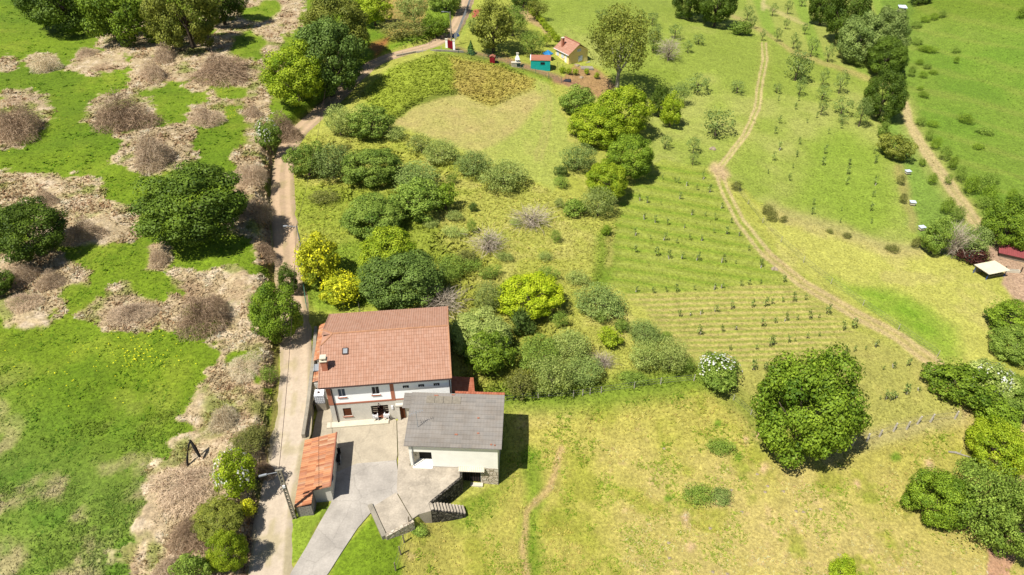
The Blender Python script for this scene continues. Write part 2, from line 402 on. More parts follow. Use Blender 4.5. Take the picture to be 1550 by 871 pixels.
def twig_mesh(name, seed, n, w, dome=False, seg=4):
    rg = np.random.default_rng(seed); Vs = []; Fs = []; Ts = []; b = 0; ph = rg.uniform(0, 6, 3)
    for _ in range(n):
        if dome:
            a = rg.uniform(0, 2*math.pi); r0 = min(rg.random()**.55*1.0, .99)
            lb = 1+.2*math.sin(2*a+ph[0])+.14*math.sin(3*a+ph[1]); p = np.array([math.cos(a)*r0*lb, math.sin(a)*r0*lb, (1-r0*r0)**.7*rg.uniform(.1, .95)*(1+.25*math.sin(3*r0*math.cos(a+ph[2])*2+ph[1]))-.1])
            dv = np.array([math.cos(a), math.sin(a), .5])*.5+rg.normal(0, .6, 3); dv /= np.linalg.norm(dv)
            L = rg.uniform(.1, .34); sag = rg.uniform(.2, .6)
        else:
            p = rg.normal(0, .1, 3)*np.array([1, 1, 0])+np.array([0, 0, -.9])
            if rg.random() < .8: p = np.array([*(rg.normal(0, .38, 2)), rg.uniform(-.7, .3)])
            dv = np.array([p[0], p[1], .35])+rg.normal(0, .35, 3); dv /= np.linalg.norm(dv); L = rg.uniform(.4, .8); sag = .1
        side = np.cross(dv, rg.normal(size=3)); side /= np.linalg.norm(side)
        ww = w*rg.uniform(.6, 1.4); t = np.clip(rg.normal(.25+.5*(r0 if dome else .5), .2), 0, 1)
        for s in range(seg+1):
            q = s/seg; c = p+dv*L*q+np.array([0, 0, -sag*L*q*q])+rg.normal(0, .012, 3)
            h = ww*(1-.75*q); Vs += [c-side*h, c+side*h]; Ts += [t, t]
        for s in range(seg): Fs.append((b+2*s, b+2*s+1, b+2*s+3, b+2*s+2))
        b += 2*(seg+1)
    return npmesh(name, np.array(Vs), np.array(Fs), Ts, [LM['twig']])
def trunk_mesh(name, seed, limbs=5):
    """unit trunk: ground at z=0, crown centre at z=1, limbs reaching towards the crown"""
    rg = np.random.default_rng(seed); b = MB()
    b.tube([(0, 0, -.15), (0, 0, .05), (.01, .01, .3), (.0, .02, .6), (.01, 0, 1.0)], [.1, .075, .06, .05, .02], 7)
    for k in range(limbs):
        a = k*2.4+rg.uniform(0, 1); h = rg.uniform(.35, .7); r = rg.uniform(.35, .6)
        b.tube([(0, 0, h), (math.cos(a)*r*.5, math.sin(a)*r*.5, h+.22), (math.cos(a)*r, math.sin(a)*r, h+.55)], [.035, .026, .008], 5)
    return b.mesh(name, M['bark'], True)
PR = {
 'L': [crown_mesh('leafy_crown', 11+k, 23000, .043, 115, clump_r=.22, spread=.79) for k in range(4)],
 'M': [crown_mesh('leafy_crown', 31+k, 8500, .066, 48, .12, clump_r=.26, spread=.76) for k in range(5)],
 'S': [crown_mesh('leafy_crown', 51+k, 2800, .1, 18, .2, clump_r=.36, spread=.63) for k in range(5)],
 'Lm': [crown_mesh('loose_crown', 71+k, 9000, .048, 52, .3, clump_r=.28) for k in range(3)],
 'Mm': [crown_mesh('loose_crown', 81+k, 6000, .056, 26, .42, clump_r=.31) for k in range(4)],
 'Sm': [crown_mesh('loose_crown', 91+k, 2200, .08, 13, .45, clump_r=.36, spread=.6) for k in range(4)],
 'A': [crown_mesh('open_crown', 101+k, 760, .105, 14, .25, clump_r=.3) for k in range(4)],
 'T': [twig_mesh('twig_crown', 111+k, 650, .010) for k in range(3)],
 'B': [twig_mesh('cane_mound', 121+k, 5200, .0062, True) for k in range(4)],
}
PR['F'] = []
for k in range(3):
    rg = np.random.default_rng(130+k); n = 170
    d = rand_unit(n, rg); d[:, 2] = np.abs(d[:, 2])*rg.choice([1, 1, 1, -.4], n); cl = rand_unit(16, rg); cl[:, 2] = np.abs(cl[:, 2])
    d = cl[rg.integers(0, 16, n)]+.28*d; d /= np.linalg.norm(d, axis=1, keepdims=True)
    V, Fq, T = leaf_quads(d*1.03, d+.4*rand_unit(n, rg), .085*rg.uniform(.6, 1.4, n), rg.random(n), rg, 1.1)
    PR['F'].append(npmesh('blossom_scatter', V, Fq, T, [LM['blossom']]))
TR = [trunk_mesh('tree_trunk', 140+k) for k in range(4)]
_c = {}
def pick(key):
    _c[key] = _c.get(key, -1)+1; return PR[key][_c[key] % len(PR[key])]
def inst(name, me, m, parent, loc, scale, rz):
    o = bpy.data.objects.new(name, me); link(o, parent); o.location = loc; o.scale = scale; o.rotation_euler = (0, 0, rz)
    if m is not None:
        o.material_slots[0].link = 'OBJECT'; o.material_slots[0].material = m
    return o
def fit(u0, v0, u1, v1, clear, rmin=.55):
    """world ground point, radius and half height for a crown seen in the box u0..v1"""
    uc, vc = (u0+u1)/2, (v0+v1)/2
    zc = 2.0
    for _ in range(5):
        p = at(uc, vc, zc); d = proj(p.x, p.y, p.z+zc)[2]; s = F/d
        R = (u1-u0)/2/s; hv = (v1-v0)/2/s
        dz = HC-p.z-zc; dep = math.atan2(dz, p.y)
        q = (hv*hv-(R*math.sin(dep))**2)/math.cos(dep)**2
        Rz = math.sqrt(max(q, 0)); Rz = min(max(Rz, rmin*R), 1.5*R)
        zc = Rz*(.92+clear)
    return p, R, Rz, zc
def tree(box, shp, mt, label, cat='tree', name='broadleaf_tree', group=None, clear=.25, bark='bark', flowers=None, trunk=True):
    p, R, Rz, zc = fit(*box, clear, .4 if shp in ('S', 'Sm') else .55)
    root = empty(name, p, 0, label, cat, group)
    rz = random.uniform(0, 6.28)
    g = 1.0 if shp in ('L', 'Lm') else .98
    ax = random.uniform(.85, 1.3) if shp in ('S', 'Sm') else random.uniform(.95, 1.1)
    inst('crown', pick(shp), LM[mt], root, (0, 0, zc), (R*g*ax, R*g/ax, Rz*g), rz if ax < 1.12 else random.uniform(-.5, .5))
    if trunk:
        inst('trunk', TR[random.randrange(4)], M[bark], root, (0, 0, 0), (R, R, zc), rz)
    if flowers: inst('blossom', pick('F'), LM[flowers], root, (0, 0, zc), (R*g, R*g, Rz*g), rz)
    return root
# ------------------------------------------------------------------ ground colours: where each kind of cover grows
STRAW_E = [(30, 170, 45, 34), (10, 195, 40, 30), (65, 93, 22, 14), (8, 98, 20, 14), (180, 170, 48, 32), (150, 95, 48, 18), (235, 95, 28, 40), (250, 105, 50, 26), (215, 110, 22, 30), (330, 98, 55, 26),
 (235, 225, 60, 34), (310, 173, 34, 18), (270, 205, 30, 22), (360, 120, 40, 40), (385, 155, 26, 30), (350, 150, 30, 14), (385, 200, 22, 36), (382, 245, 32, 40), (372, 290, 32, 44), (375, 330, 36, 28),
 (395, 360, 18, 50), (60, 285, 62, 22), (20, 290, 32, 30), (110, 300, 48, 34), (150, 330, 60, 26), (120, 345, 70, 30), (180, 350, 40, 18), (40, 400, 60, 34), (95, 425, 45, 30), (50, 440, 60, 40),
 (30, 475, 46, 24), (20, 430, 40, 40), (238, 385, 26, 26), (195, 470, 62, 36), (165, 480, 36, 22), (310, 450, 70, 46), (280, 470, 40, 36), (370, 460, 40, 44), (350, 430, 40, 26), (390, 500, 26, 50),
 (370, 520, 44, 40), (345, 545, 20, 14), (395, 560, 20, 40), (355, 610, 60, 40), (325, 640, 46, 50), (300, 690, 46, 44), (280, 730, 50, 46), (340, 680, 60, 60), (255, 780, 34, 50), (240, 820, 40, 44),
 (285, 800, 50, 80), (215, 850, 44, 26), (370, 640, 36, 60), (350, 580, 36, 20), (330, 560, 16, 10), (350, 760, 40, 90), (330, 840, 60, 60),
 (370, 30, 60, 34), (420, 15, 40, 40), (350, 70, 40, 16), (400, 60, 28, 24), (300, 70, 60, 20), (410, 95, 22, 22), (200, 60, 60, 26), (330, 210, 12, 10), (300, 130, 20, 8)]
GREEN_E = [(300, 185, 0, 0), (392, 20, 30, 14), (375, 68, 28, 22), (410, 12, 20, 10), (350, 140, 26, 12), (265, 165, 22, 10), (345, 205, 36, 26), (205, 120, 0, 0), (175, 395, 60, 24), (120, 450, 26, 24), (230, 430, 30, 26), (365, 545, 28, 12)]
def ell(u, v, E):
    m = np.full(u.shape, -9.0)
    for a, b, r, s in E:
        if r: m = np.maximum(m, 1-np.hypot((u-a)/r, (v-b)/s))
    return m
def paint(u, v, x, y):
    """returns rgb cover colour (srgb 0..255) and straw mask for ground points"""
    n = u.shape[0]
    nA = fbm(x, y, 3.2, 4, 21); nB = fbm(x+50, y-20, 3.2, 4, 22); nC = fbm(x, y, 14, 4, 23); nD = fbm(x, y, 1.0, 3, 24); nE = fbm(x, y, 42, 3, 29)
    px = 1060/np.maximum(proj(x, y, 0*x)[2], 20)
    uw = u+nA*px*.9; vw = v+nB*px*.6
    C = np.zeros((n, 3)); C[:] = (194, 200, 92)
    def lay(col, m, var=0, nv=None):
        m = np.clip(m, 0, 1)[:, None]; c = np.array(col, float)[None, :]
        if var: c = c*(1+var*(nC if nv is None else nv)[:, None])
        C[:] = C*(1-m)+c*m
    def poly(pts, soft=4.0, warp=1.0):
        P = np.array(pts, float); m = np.zeros(n)
        k = (u > P[:, 0].min()-60) & (u < P[:, 0].max()+60) & (v > P[:, 1].min()-60) & (v < P[:, 1].max()+60)
        if k.any():
            a = u[k]+(uw[k]-u[k])*warp; b = v[k]+(vw[k]-v[k])*warp
            m[k] = ss(-soft, soft, sdpoly(a, b, pts))
        return m
    def line(pts, w, soft=.5, warp=.6):
        P = np.array(pts, float); m = np.zeros(n)
        k = (u > P[:, 0].min()-40) & (u < P[:, 0].max()+40) & (v > P[:, 1].min()-40) & (v < P[:, 1].max()+40)
        if k.any():
            d = dline(u[k]+(uw[k]-u[k])*warp, v[k]+(vw[k]-v[k])*warp, pts)[0]/px[k]
            m[k] = 1-ss(w*.5*(1-soft), w*.5*(1+soft), d)
        return m
    # middle meadow (between road and orchards)
    lay((182, 194, 72), ss(-.1, .5, nC)*.6); lay((212, 208, 120), ss(.05, .5, nA)*.5); lay((166, 186, 60), ss(.15, .6, -nB)*.4)
    garden = [(445, 380), (560, 360), (640, 460), (480, 475), (460, 440)]
    lay((138, 172, 46), poly(garden, 10)*.8)
    lay((150, 176, 50), poly([(440, 285), (640, 285), (700, 420), (560, 380), (450, 345)], 14)*.6)
    # hill on the right side
    hill = [(700, -80), (1135, -80), (1130, 45), (1345, 130), (1340, 200), (1368, 260), (1400, 372), (1390, 380), (1340, 378), (1240, 345), (1165, 318), (1090, 262), (1000, 242), (950, 285), (985, 190), (900, 120), (800, 80), (700, 60)]
    hm = poly(hill, 5)
    lay((160, 182, 72), hm, .06); lay((196, 198, 116), hm*ss(.05, .5, nC)*.55); lay((148, 174, 56), hm*ss(.15, .6, -nC)*.5)
    lay((150, 182, 58), hm*poly([(1270, 190), (1330, 230), (1370, 330), (1300, 350), (1210, 300), (1230, 220)], 25)*.7)
    up = [(1125, -80), (1130, 45), (1200, 78), (1345, 128), (1340, 60), (1400, -80)]
    um = poly(up, 4); lay((174, 188, 88), um, .06)
    lay((130, 176, 48), um*ss(.2, .9, np.sin((u-.35*v)/9.5))*.5)
    lo = [(945, 300), (1000, 243), (1090, 262), (1130, 340), (1190, 400), (1215, 432), (950, 447), (912, 425), (915, 370)]
    lm = poly(lo, 5); lay((166, 184, 70), lm, .06)
    lay((178, 192, 88), lm*ss(.3, .9, np.sin((v-.16*u+nA*2)/2.6))*.65); lay((128, 166, 44), lm*ss(.5, .95, -np.sin((v-.16*u+nA*2)/2.6))*.5); lay((182, 194, 92), lm*ss(.2, .7, nA)*.35)
    so = [(950, 447), (1195, 428), (1255, 470), (1335, 520), (1430, 560), (1455, 625), (1300, 690), (1130, 640), (1060, 580), (1000, 505)]
    sm_ = poly(so, 6); lay((192, 194, 98), sm_, .08)
    st = poly([(955, 448), (1195, 430), (1290, 500), (1200, 545), (1090, 560), (1005, 500)], 14)
    lay((214, 200, 126), st*ss(.1, .8, np.sin((v+.02*u+nA*1.6)/1.25))*(.8+.3*nD)); lay((140, 172, 52), st*ss(.3, .9, -np.sin((v+.02*u+nA*1.6)/1.25))*.4)
    lay((206, 196, 112), sm_*poly([(1270, 530), (1400, 560), (1430, 610), (1290, 640)], 30)*ss(-.2, .4, nA)*.7)
    ym = [(1135, 305), (1240, 345), (1340, 380), (1400, 382), (1475, 402), (1518, 450), (1510, 540), (1440, 560), (1330, 482), (1190, 396)]
    yk = poly(ym, 4); lay((202, 206, 100), yk, .06); lay((212, 206, 122), yk*ss(0, .5, nA)*.55); lay((176, 190, 72), yk*ss(.15, .6, -nC)*.5)
    lay((140, 180, 48), poly([(1252, 428), (1330, 432), (1400, 465), (1437, 500), (1445, 535), (1420, 548), (1340, 487), (1268, 440)], 15, 2)*yk*(.8+.5*nA), .1)
    # far right slope
    lay((124, 156, 54), poly([(1335, -90), (1400, -90), (1382, 60), (1378, 165), (1366, 262), (1338, 200), (1345, 130), (1335, 60)], 3))
    rs = [(1395, -90), (1376, 60), (1372, 130), (1372, 160), (1420, 240), (1480, 320), (1530, 372), (1560, 395), (1900, 400), (1900, -90)]
    rm = poly(rs, 5); lay((134, 166, 56), rm, .08); lay((112, 154, 42), rm*ss(0, .5, nC)*.6); lay((168, 190, 84), rm*ss(.1, .5, -nC)*.5)
    lay((120, 146, 34), rm*ss(60, 0, v)*.6); lay((178, 176, 92), rm*ss(.5, .95, np.sin((v-.25*u+nC*14)/5))*.22)
    vs = [(1340, 190), (1372, 160), (1440, 270), (1530, 400), (1410, 385), (1372, 340), (1366, 262)]
    lay((136, 168, 66), poly(vs, 6), .12)
    # lower field
    lf = [(745, 640), (760, 615), (900, 598), (1050, 580), (1120, 600), (1165, 650), (1210, 695), (1300, 682), (1455, 635), (1600, 640), (1600, 960), (585, 960), (612, 830), (622, 800), (700, 760), (752, 735)]
    fm = poly(lf, 5); lay((198, 195, 94), fm, .06)
    lay((216, 201, 124), fm*ss(-.1, .4, nC+.5*nE)*.8); lay((172, 180, 66), fm*ss(.1, .5, nA-.2*nC)*.7); lay((152, 170, 52), fm*ss(.35, .65, nB)*.6); lay((222, 200, 136), fm*ss(.32, .6, nD*.6+.55*nC)*.7)
    lay((132, 164, 44), fm*line([(800, 690), (808, 760), (800, 800), (806, 880)], 1.6, .9)*.8); lay((216, 188, 130), fm*line([(850, 680), (830, 735), (796, 775), (792, 830), (797, 880)], .7, .8)*.8)
    lay((140, 166, 50), fm*line([(745, 660), (740, 740), (700, 780)], 3, .9)*.7)
    lay((214, 192, 120), poly([(1085, 575), (1130, 600), (1190, 680), (1170, 690), (1120, 640), (1075, 590)], 6)*.7)
    # top meadow
    tm = [(505, 185), (560, 150), (552, 130), (600, 97), (660, 80), (700, 84), (762, 96), (826, 122), (848, 160), (866, 220), (838, 290), (780, 262), (640, 208), (590, 186), (545, 190)]
    tk = poly(tm, 4); lay((184, 198, 92), tk, .05); lay((196, 198, 106), tk*ss(.05, .5, nA)*.4)
    lay((168, 188, 62), tk*poly([(540, 150), (552, 125), (600, 97), (660, 80), (700, 86), (705, 140), (650, 145), (592, 184)], 5), .1)
    lay((198, 190, 90), tk*poly([(680, 86), (762, 98), (812, 121), (806, 136), (742, 162), (690, 140)], 6), .15); lay((202, 186, 98), tk*poly([(690, 100), (790, 118), (800, 134), (740, 160), (690, 138)], 10)*ss(-.1, .4, nA)*.6)
    lay((208, 194, 122), tk*poly([(592, 184), (650, 146), (692, 140), (742, 162), (808, 136), (826, 150), (778, 200), (722, 232), (640, 208)], 7)*(.75+.3*nA)); lay((190, 190, 100), tk*poly([(592, 184), (808, 138), (722, 232)], 20)*ss(.1, .5, nB)*.5)
    lay((112, 132, 36), tk*line([(590, 186), (620, 160), (655, 147), (690, 140)], 1.0, .9)*.75)
    for off in (0, 8): lay((196, 190, 112), tk*line([(818+off, 128), (826+off, 150), (824+off, 190), (812+off, 240)], .7, .9)*.5)
    cg = [(692, 76), (708, 40), (720, -30), (770, -20), (815, 20), (842, 60), (925, 115), (880, 138), (826, 116), (762, 92)]
    gk = poly(cg, 3); lay((182, 194, 80), gk, .06); lay((190, 150, 108), poly([(760, 80), (775, 95), (870, 135), (905, 150), (935, 130), (900, 105), (868, 100), (850, 118), (815, 108)], 3)*.85)
    lay((172, 134, 104), line([(692, 78), (720, 84), (762, 93), (830, 114), (870, 130)], 1.6, .6)*.85); lay((120, 164, 30), line([(640, 70), (700, 82), (760, 98), (830, 120)], 1.2, .8)*.6)
    lay((206, 178, 128), poly([(772, 8), (800, 12), (815, 30), (842, 60), (836, 62), (805, 34), (775, 22)], 3)*.9); lay((192, 108, 84), poly([(715, 16), (730, 15), (728, 26), (713, 26)], 1)*gk)
    # left of the road
    left = [(-300, -120), (700, -120), (693, 5), (676, 42), (655, 58), (600, 72), (560, 92), (520, 125), (480, 165), (440, 195), (415, 235), (410, 300), (415, 400), (424, 520), (420, 620), (405, 720), (375, 880), (365, 980), (-300, 980)]
    lk = poly(left, 2, .3)
    lay((130, 161, 34), lk, .1); lay((160, 178, 56), lk*ss(0, .5, nA)*.5); lay((108, 146, 26), lk*ss(.05, .5, -nC)*.55)
    low = lk*ss(560, 760, v-.3*u+60+60*nC); lay((130, 160, 66), low*.75, .1); lay((200, 186, 140), low*ss(0, .4, nA+.4*nC)*.8); lay((98, 142, 36), low*ss(.1, .5, nB)*.6)
    s = ell(u+(uw-u)*1.2, v+(vw-v)*1.2, STRAW_E); g = ell(uw, vw, GREEN_E)
    sk = lk*ss(-.1, .1, s+.42*nA+.3*nD)*(1-ss(-.1, .25, g+.3*nB))
    lay((218, 198, 158), sk*.95, .08); lay((246, 230, 196), sk*ss(0, .45, nD)*.7); lay((186, 160, 124), sk*ss(.05, .5, -nA)*.6); lay((140, 160, 62), sk*ss(.16, .5, nB)*.65)
    lay((206, 170, 108), lk*poly([(560, -60), (680, -60), (660, 45), (600, 60), (585, 60)], 12)*.75, .15)
    lay((140, 176, 46), lk*poly([(655, -30), (695, -30), (690, 20), (660, 58), (600, 72), (570, 92), (590, 70), (640, 50)], 4)*.9); lay((196, 112, 82), poly([(560, 66), (590, 58), (585, 70), (566, 90)], 5)*.7)
    lay((150, 124, 92), lk*line([(655, 60), (560, 96), (480, 166), (437, 198), (414, 240), (409, 320), (414, 420), (422, 540), (417, 640), (402, 730), (372, 880)], 1.5, .6)*.6)
    # grass strips by the drive
    lay((132, 164, 38), poly([(498, 880), (545, 800), (566, 778), (584, 808), (612, 800), (604, 840), (596, 890)], 4), .1); lay((150, 178, 56), poly([(432, 870), (436, 783), (478, 770), (500, 764), (470, 822), (444, 855)], 3), .1)
    # tracks
    T1 = [(1156, 66), (1158, 90), (1150, 130), (1146, 165), (1128, 205), (1100, 240), (1087, 258), (1098, 290), (1120, 335), (1160, 385), (1215, 430), (1290, 474), (1360, 510), (1422, 555)]
    lay((186, 190, 96), line(T1, 3.0, .7, .3)*.3)
    for sft in (-1, 1):
        P = np.array(T1, float); P[:, 0] += sft*np.linspace(3.4, 7.0, len(P))*.9; P[:, 1] -= sft*np.linspace(0, 5.0, len(P))*.6
        lay((224, 206, 148), line(P.tolist(), .5, .5, .15)*.85)
    lay((220, 196, 146), line([(1083, 256), (1095, 264)], 2.2, .6)*.9)
    lay((214, 194, 134), line(T1[9:], 1.3, .6)*.6)
    T2 = [(1369, 158), (1376, 185), (1398, 225), (1430, 270), (1462, 315), (1492, 360), (1520, 392), (1560, 440)]
    lay((186, 188, 104), line(T2, 3.6, .8)*.7)
    for sft in (-1, 1): lay((220, 200, 146), line([(a+sft*(2.5+k*.45), b-sft*(1+k*.25)) for k, (a, b) in enumerate(T2)], .9, .7, .25)*.85)
    lay((212, 182, 150), poly([(1495, 365), (1525, 385), (1600, 420), (1600, 470), (1540, 455), (1512, 430), (1520, 410), (1500, 395)], 4)*.95, .08); lay((214, 172, 136), poly([(1492, 830), (1500, 800), (1530, 805), (1530, 900), (1490, 900)], 3)*.95)
    lay((206, 170, 130), poly([(1505, 618), (1530, 600), (1560, 600), (1560, 640), (1520, 640)], 4)*.7); lay((214, 184, 140), poly([(1455, 615), (1470, 615), (1475, 632), (1455, 634)], 4)*.6)
    lay((212, 204, 132), line([(1155, 8), (1220, 38)], 1.0, .8)*.8); lay((214, 206, 140), line([(1156, -20), (1156, 14)], 1.2, .8)*.8)
    lay((204, 192, 128), line([(1165, 316), (1240, 342), (1275, 352), (1340, 378), (1392, 378)], 2.0, .8)*.65)
    lay((196, 178, 112), line([(1362, 255), (1372, 300), (1384, 345)], 1.6, .8)*.6); lay((204, 180, 124), line([(1110, 25), (1160, 50), (1200, 80), (1345, 130)], 1.0, .8)*.55)
    lay((110, 146, 30), line([(908, 425), (915, 390), (918, 360)], 2.2, .9)*.7); lay((204, 192, 112), line([(925, 350), (918, 400)], 1.2, .9)*.6)
    lay((120, 154, 40), line([(755, 605), (900, 600), (1000, 583), (1060, 572)], 3, .9)*.75); lay((118, 152, 40), line([(1080, 580), (1130, 620), (1170, 670)], 2.2, .9)*.6); lay((196, 184, 130), line([(1250, 685), (1330, 660), (1450, 632)], 1.8, .9)*.6)
    for a, b, r in [(1095, 675, 14), (1015, 755, 10), (1120, 695, 10), (1350, 690, 10), (1090, 640, 8)]:
        lay((130, 162, 48), (1-np.hypot((uw-a)/r, (vw-b)/r/.9))*1.5)
    for a, b, r in [(1150, 655, 10), (1405, 703, 12), (1160, 712, 10), (1040, 790, 14), (1045, 830, 10), (1300, 735, 10), (1130, 665, 8)]:
        lay((226, 198, 146), (1-np.hypot((uw-a)/r, (vw-b)/r/1.2))*1.2)
    return C, sk
# ------------------------------------------------------------------ ground sheet
vs = np.linspace(905, -150, 600)
dyv = (435.5-vs)/F; t = HC/(cs-dyv*cc); YF = t*(cc+dyv*cs)
ys = np.concatenate([[-400, -150, -40, 5, 20], YF, YF[-1]*np.array([1.03, 1.1, 1.25, 1.6, 2.4, 4, 8, 14])])
sf = np.linspace(-1, 1, 720)
sx = np.concatenate([[-40, -12, -5, -2.6, -1.7, -1.3, -1.12, -1.04], sf, [1.04, 1.12, 1.3, 1.7, 2.6, 5, 12, 40]])
W = .60*np.maximum(ys, 10)+28
XX = (sx[None, :]*W[:, None]).ravel(); YY = np.repeat(ys, len(sx))
ZZ = hgt(XX, YY)
okv = YY > 15
uu, vv, dd = proj(XX, YY, ZZ); uu = np.where(okv, uu, 800); vv = np.where(okv, vv, 900)
CC, SK = paint(uu, vv, XX, YY)
rel = SK*(.10*np.maximum(fbm(XX, YY, .9, 3, 41), 0)+.3*np.maximum(fbm(XX, YY, 4, 2, 42), 0))
ZZ = ZZ+rel
nr, ncl = len(ys), len(sx)
ii = np.arange(nr*ncl).reshape(nr, ncl)
FQ = np.stack([ii[:-1, :-1], ii[:-1, 1:], ii[1:, 1:], ii[1:, :-1]], -1).reshape(-1, 4)
CL = np.concatenate([lin(CC)*K*GT, np.ones((len(CC), 1))], 1)
def ground_mat(name, a1, b1, a2, b2, bump):
    gm, n_, l_, b_ = mat(name, .95)
    ca = n_.new('ShaderNodeAttribute'); ca.attribute_name = 'col'
    geo = n_.new('ShaderNodeNewGeometry')
    def nz(scale, detail, lo, hi, a, b):
        t_ = n_.new('ShaderNodeTexNoise'); t_.inputs['Scale'].default_value = scale; t_.inputs['Detail'].default_value = detail; t_.inputs['Roughness'].default_value = .7
        l_.new(geo.outputs['Position'], t_.inputs['Vector'])
        r_ = n_.new('ShaderNodeMapRange'); r_.inputs['From Min'].default_value = lo; r_.inputs['From Max'].default_value = hi; r_.inputs['To Min'].default_value = a; r_.inputs['To Max'].default_value = b
        l_.new(t_.outputs['Fac'], r_.inputs['Value']); return r_, t_
    r1, t1 = nz(3.2, 6, .3, .7, a1, b1); r2, t2 = nz(.8, 6, .3, .7, a2, b2)
    mu = n_.new('ShaderNodeMath'); mu.operation = 'MULTIPLY'; l_.new(r1.outputs[0], mu.inputs[0]); l_.new(r2.outputs[0], mu.inputs[1])
    vm = n_.new('ShaderNodeVectorMath'); vm.operation = 'SCALE'; l_.new(ca.outputs['Color'], vm.inputs[0]); l_.new(mu.outputs[0], vm.inputs['Scale'])
    l_.new(vm.outputs[0], b_.inputs['Base Color'])
    bp = n_.new('ShaderNodeBump'); bp.inputs['Strength'].default_value = bump; bp.inputs['Distance'].default_value = .12; l_.new(t1.outputs['Fac'], bp.inputs['Height']); l_.new(bp.outputs['Normal'], b_.inputs['Normal'])
    return gm
gm = ground_mat('meadow_ground', .62, 1.34, .8, 1.18, .6)
rm_ = ground_mat('lane_surface', .9, 1.08, .92, 1.06, .25)
me = npmesh('ground', np.stack([XX, YY, ZZ], 1), FQ, None, [gm], 4, CL)
me.polygons.foreach_set('use_smooth', np.ones(len(FQ), bool))
tag(link(bpy.data.objects.new('ground', me)), 'grass hillside of meadows, straw patches and orchard plots', kind='structure')
# ------------------------------------------------------------------ road and hard surfaces
rp = resample(RC[:, :], .5)
tn = np.gradient(rp[:, :2], axis=0); tn /= np.linalg.norm(tn, axis=1, keepdims=True)
nrm = np.stack([-tn[:, 1], tn[:, 0]], 1)
offs = np.linspace(1.7, -1.85, 15); V = []; CV = []
for k, o in enumerate(offs):
    e = .35*fbm(rp[:, 0]*1.0, rp[:, 1], 2.2, 3, 60+(k > 7)) if k in (0, 14) else .12*fbm(rp[:, 0], rp[:, 1], 3, 2, 60+(k > 7)) if k in (1, 13) else 0
    P = rp[:, :2]+nrm*(o+e)[:, None] if np.ndim(e) else rp[:, :2]+nrm*o
    zz = np.interp(dline(P[:, 0], P[:, 1], RS[:, :2])[2], np.arange(len(RS)), RS[:, 2])+.03-(.10 if k in (0, 14) else .0)-.03*(abs(abs(o)-.75) < .25)
    V.append(np.stack([P[:, 0], P[:, 1], zz], 1))
    base = np.array((220, 188, 154))*(1 if abs(abs(o)-.75) < .4 else .93); base = np.tile(base, (len(rp), 1))
    conc = ss(70, 44, rp[:, 1])[:, None]; base = base*(1-conc)+np.array((224, 204, 182))*(1.0 if abs(o) < 1.2 else .93)*conc
    gr = ss(.1, .5, fbm(P[:, 0], P[:, 1], 1.5, 3, 66)+(.42 if abs(o) > 1.3 else -.2 if abs(o) > .3 else .05))[:, None]*.35
    base = base*(1-gr)+np.array((172, 160, 104))*gr; CV.append(base)
V = np.array(V); CV = np.array(CV); a_, b2 = V.shape[:2]
jj = np.arange(a_*b2).reshape(a_, b2); FR = np.stack([jj[:-1, :-1], jj[1:, :-1], jj[1:, 1:], jj[:-1, 1:]], -1).reshape(-1, 4)
me = npmesh('road', V.reshape(-1, 3), FR, None, [rm_], 4, np.concatenate([lin(CV.reshape(-1, 3))*K*np.array([1.06, 1.08, 1.05]), np.ones((a_*b2, 1))], 1))
tag(link(bpy.data.objects.new('road', me)), 'narrow pinkish dirt and concrete lane', kind='structure')
def slab(name, poly, z0, z1, m, label):
    return tag(MB().prism(poly, z0, z1).build(name, M[m]), label, kind='structure')
bnd = [fp(500, 719), fp(540, 702), fp(600, 697)]
seam_x = fp(602, 640); seam_b = fp(607, 742)
yard = [(-20.2, 57.0), (-20.2, 49), (-20.0, 44.8), (-17.2, 44.5), (-16.9, 41)]+bnd+[fp(601.5, 690), fp(600, 636), (-12.5, 48.6), (-17.5, 48.0), (-18.6, 56.0)]
slab('yard', yard, -.4, .02, 'concrete', 'pale concrete yard in front of the farmhouse')
drive = [bnd[2], bnd[1], bnd[0], (-16.5, 38.9), fp(500, 764)]+DRIVE_L[1:]+DRIVE_R+[fp(575, 765), fp(606, 745)]
slab('driveway', drive, -.4, .024, 'drive_concrete', 'grey concrete driveway rising to the yard')
terr = [(-10.7, 39.6), fp(603, 690), fp(601, 638), (-11.2, 49.2), (-9.9, 47.6), (-9.85, 42.52), (-5.03, 42.3), (-4.95, 41.2), (-7.5, 38.55), (-8.1, 37.4), (-8.9, 36.7), (-9.6, 37.8)]
slab('terrace', terr, -2.9, .05, 'terrace_concrete', 'cracked concrete terrace before the barn')
low = [(-12.6, 38.0), (-10.75, 39.5), (-9.65, 37.75), (-8.95, 36.6), (-9.0, 36.35), (-11.0, 35.2)]
slab('lower_terrace', low, -2.2, .03, 'terrace_concrete', 'rough concrete slab beside the drive')
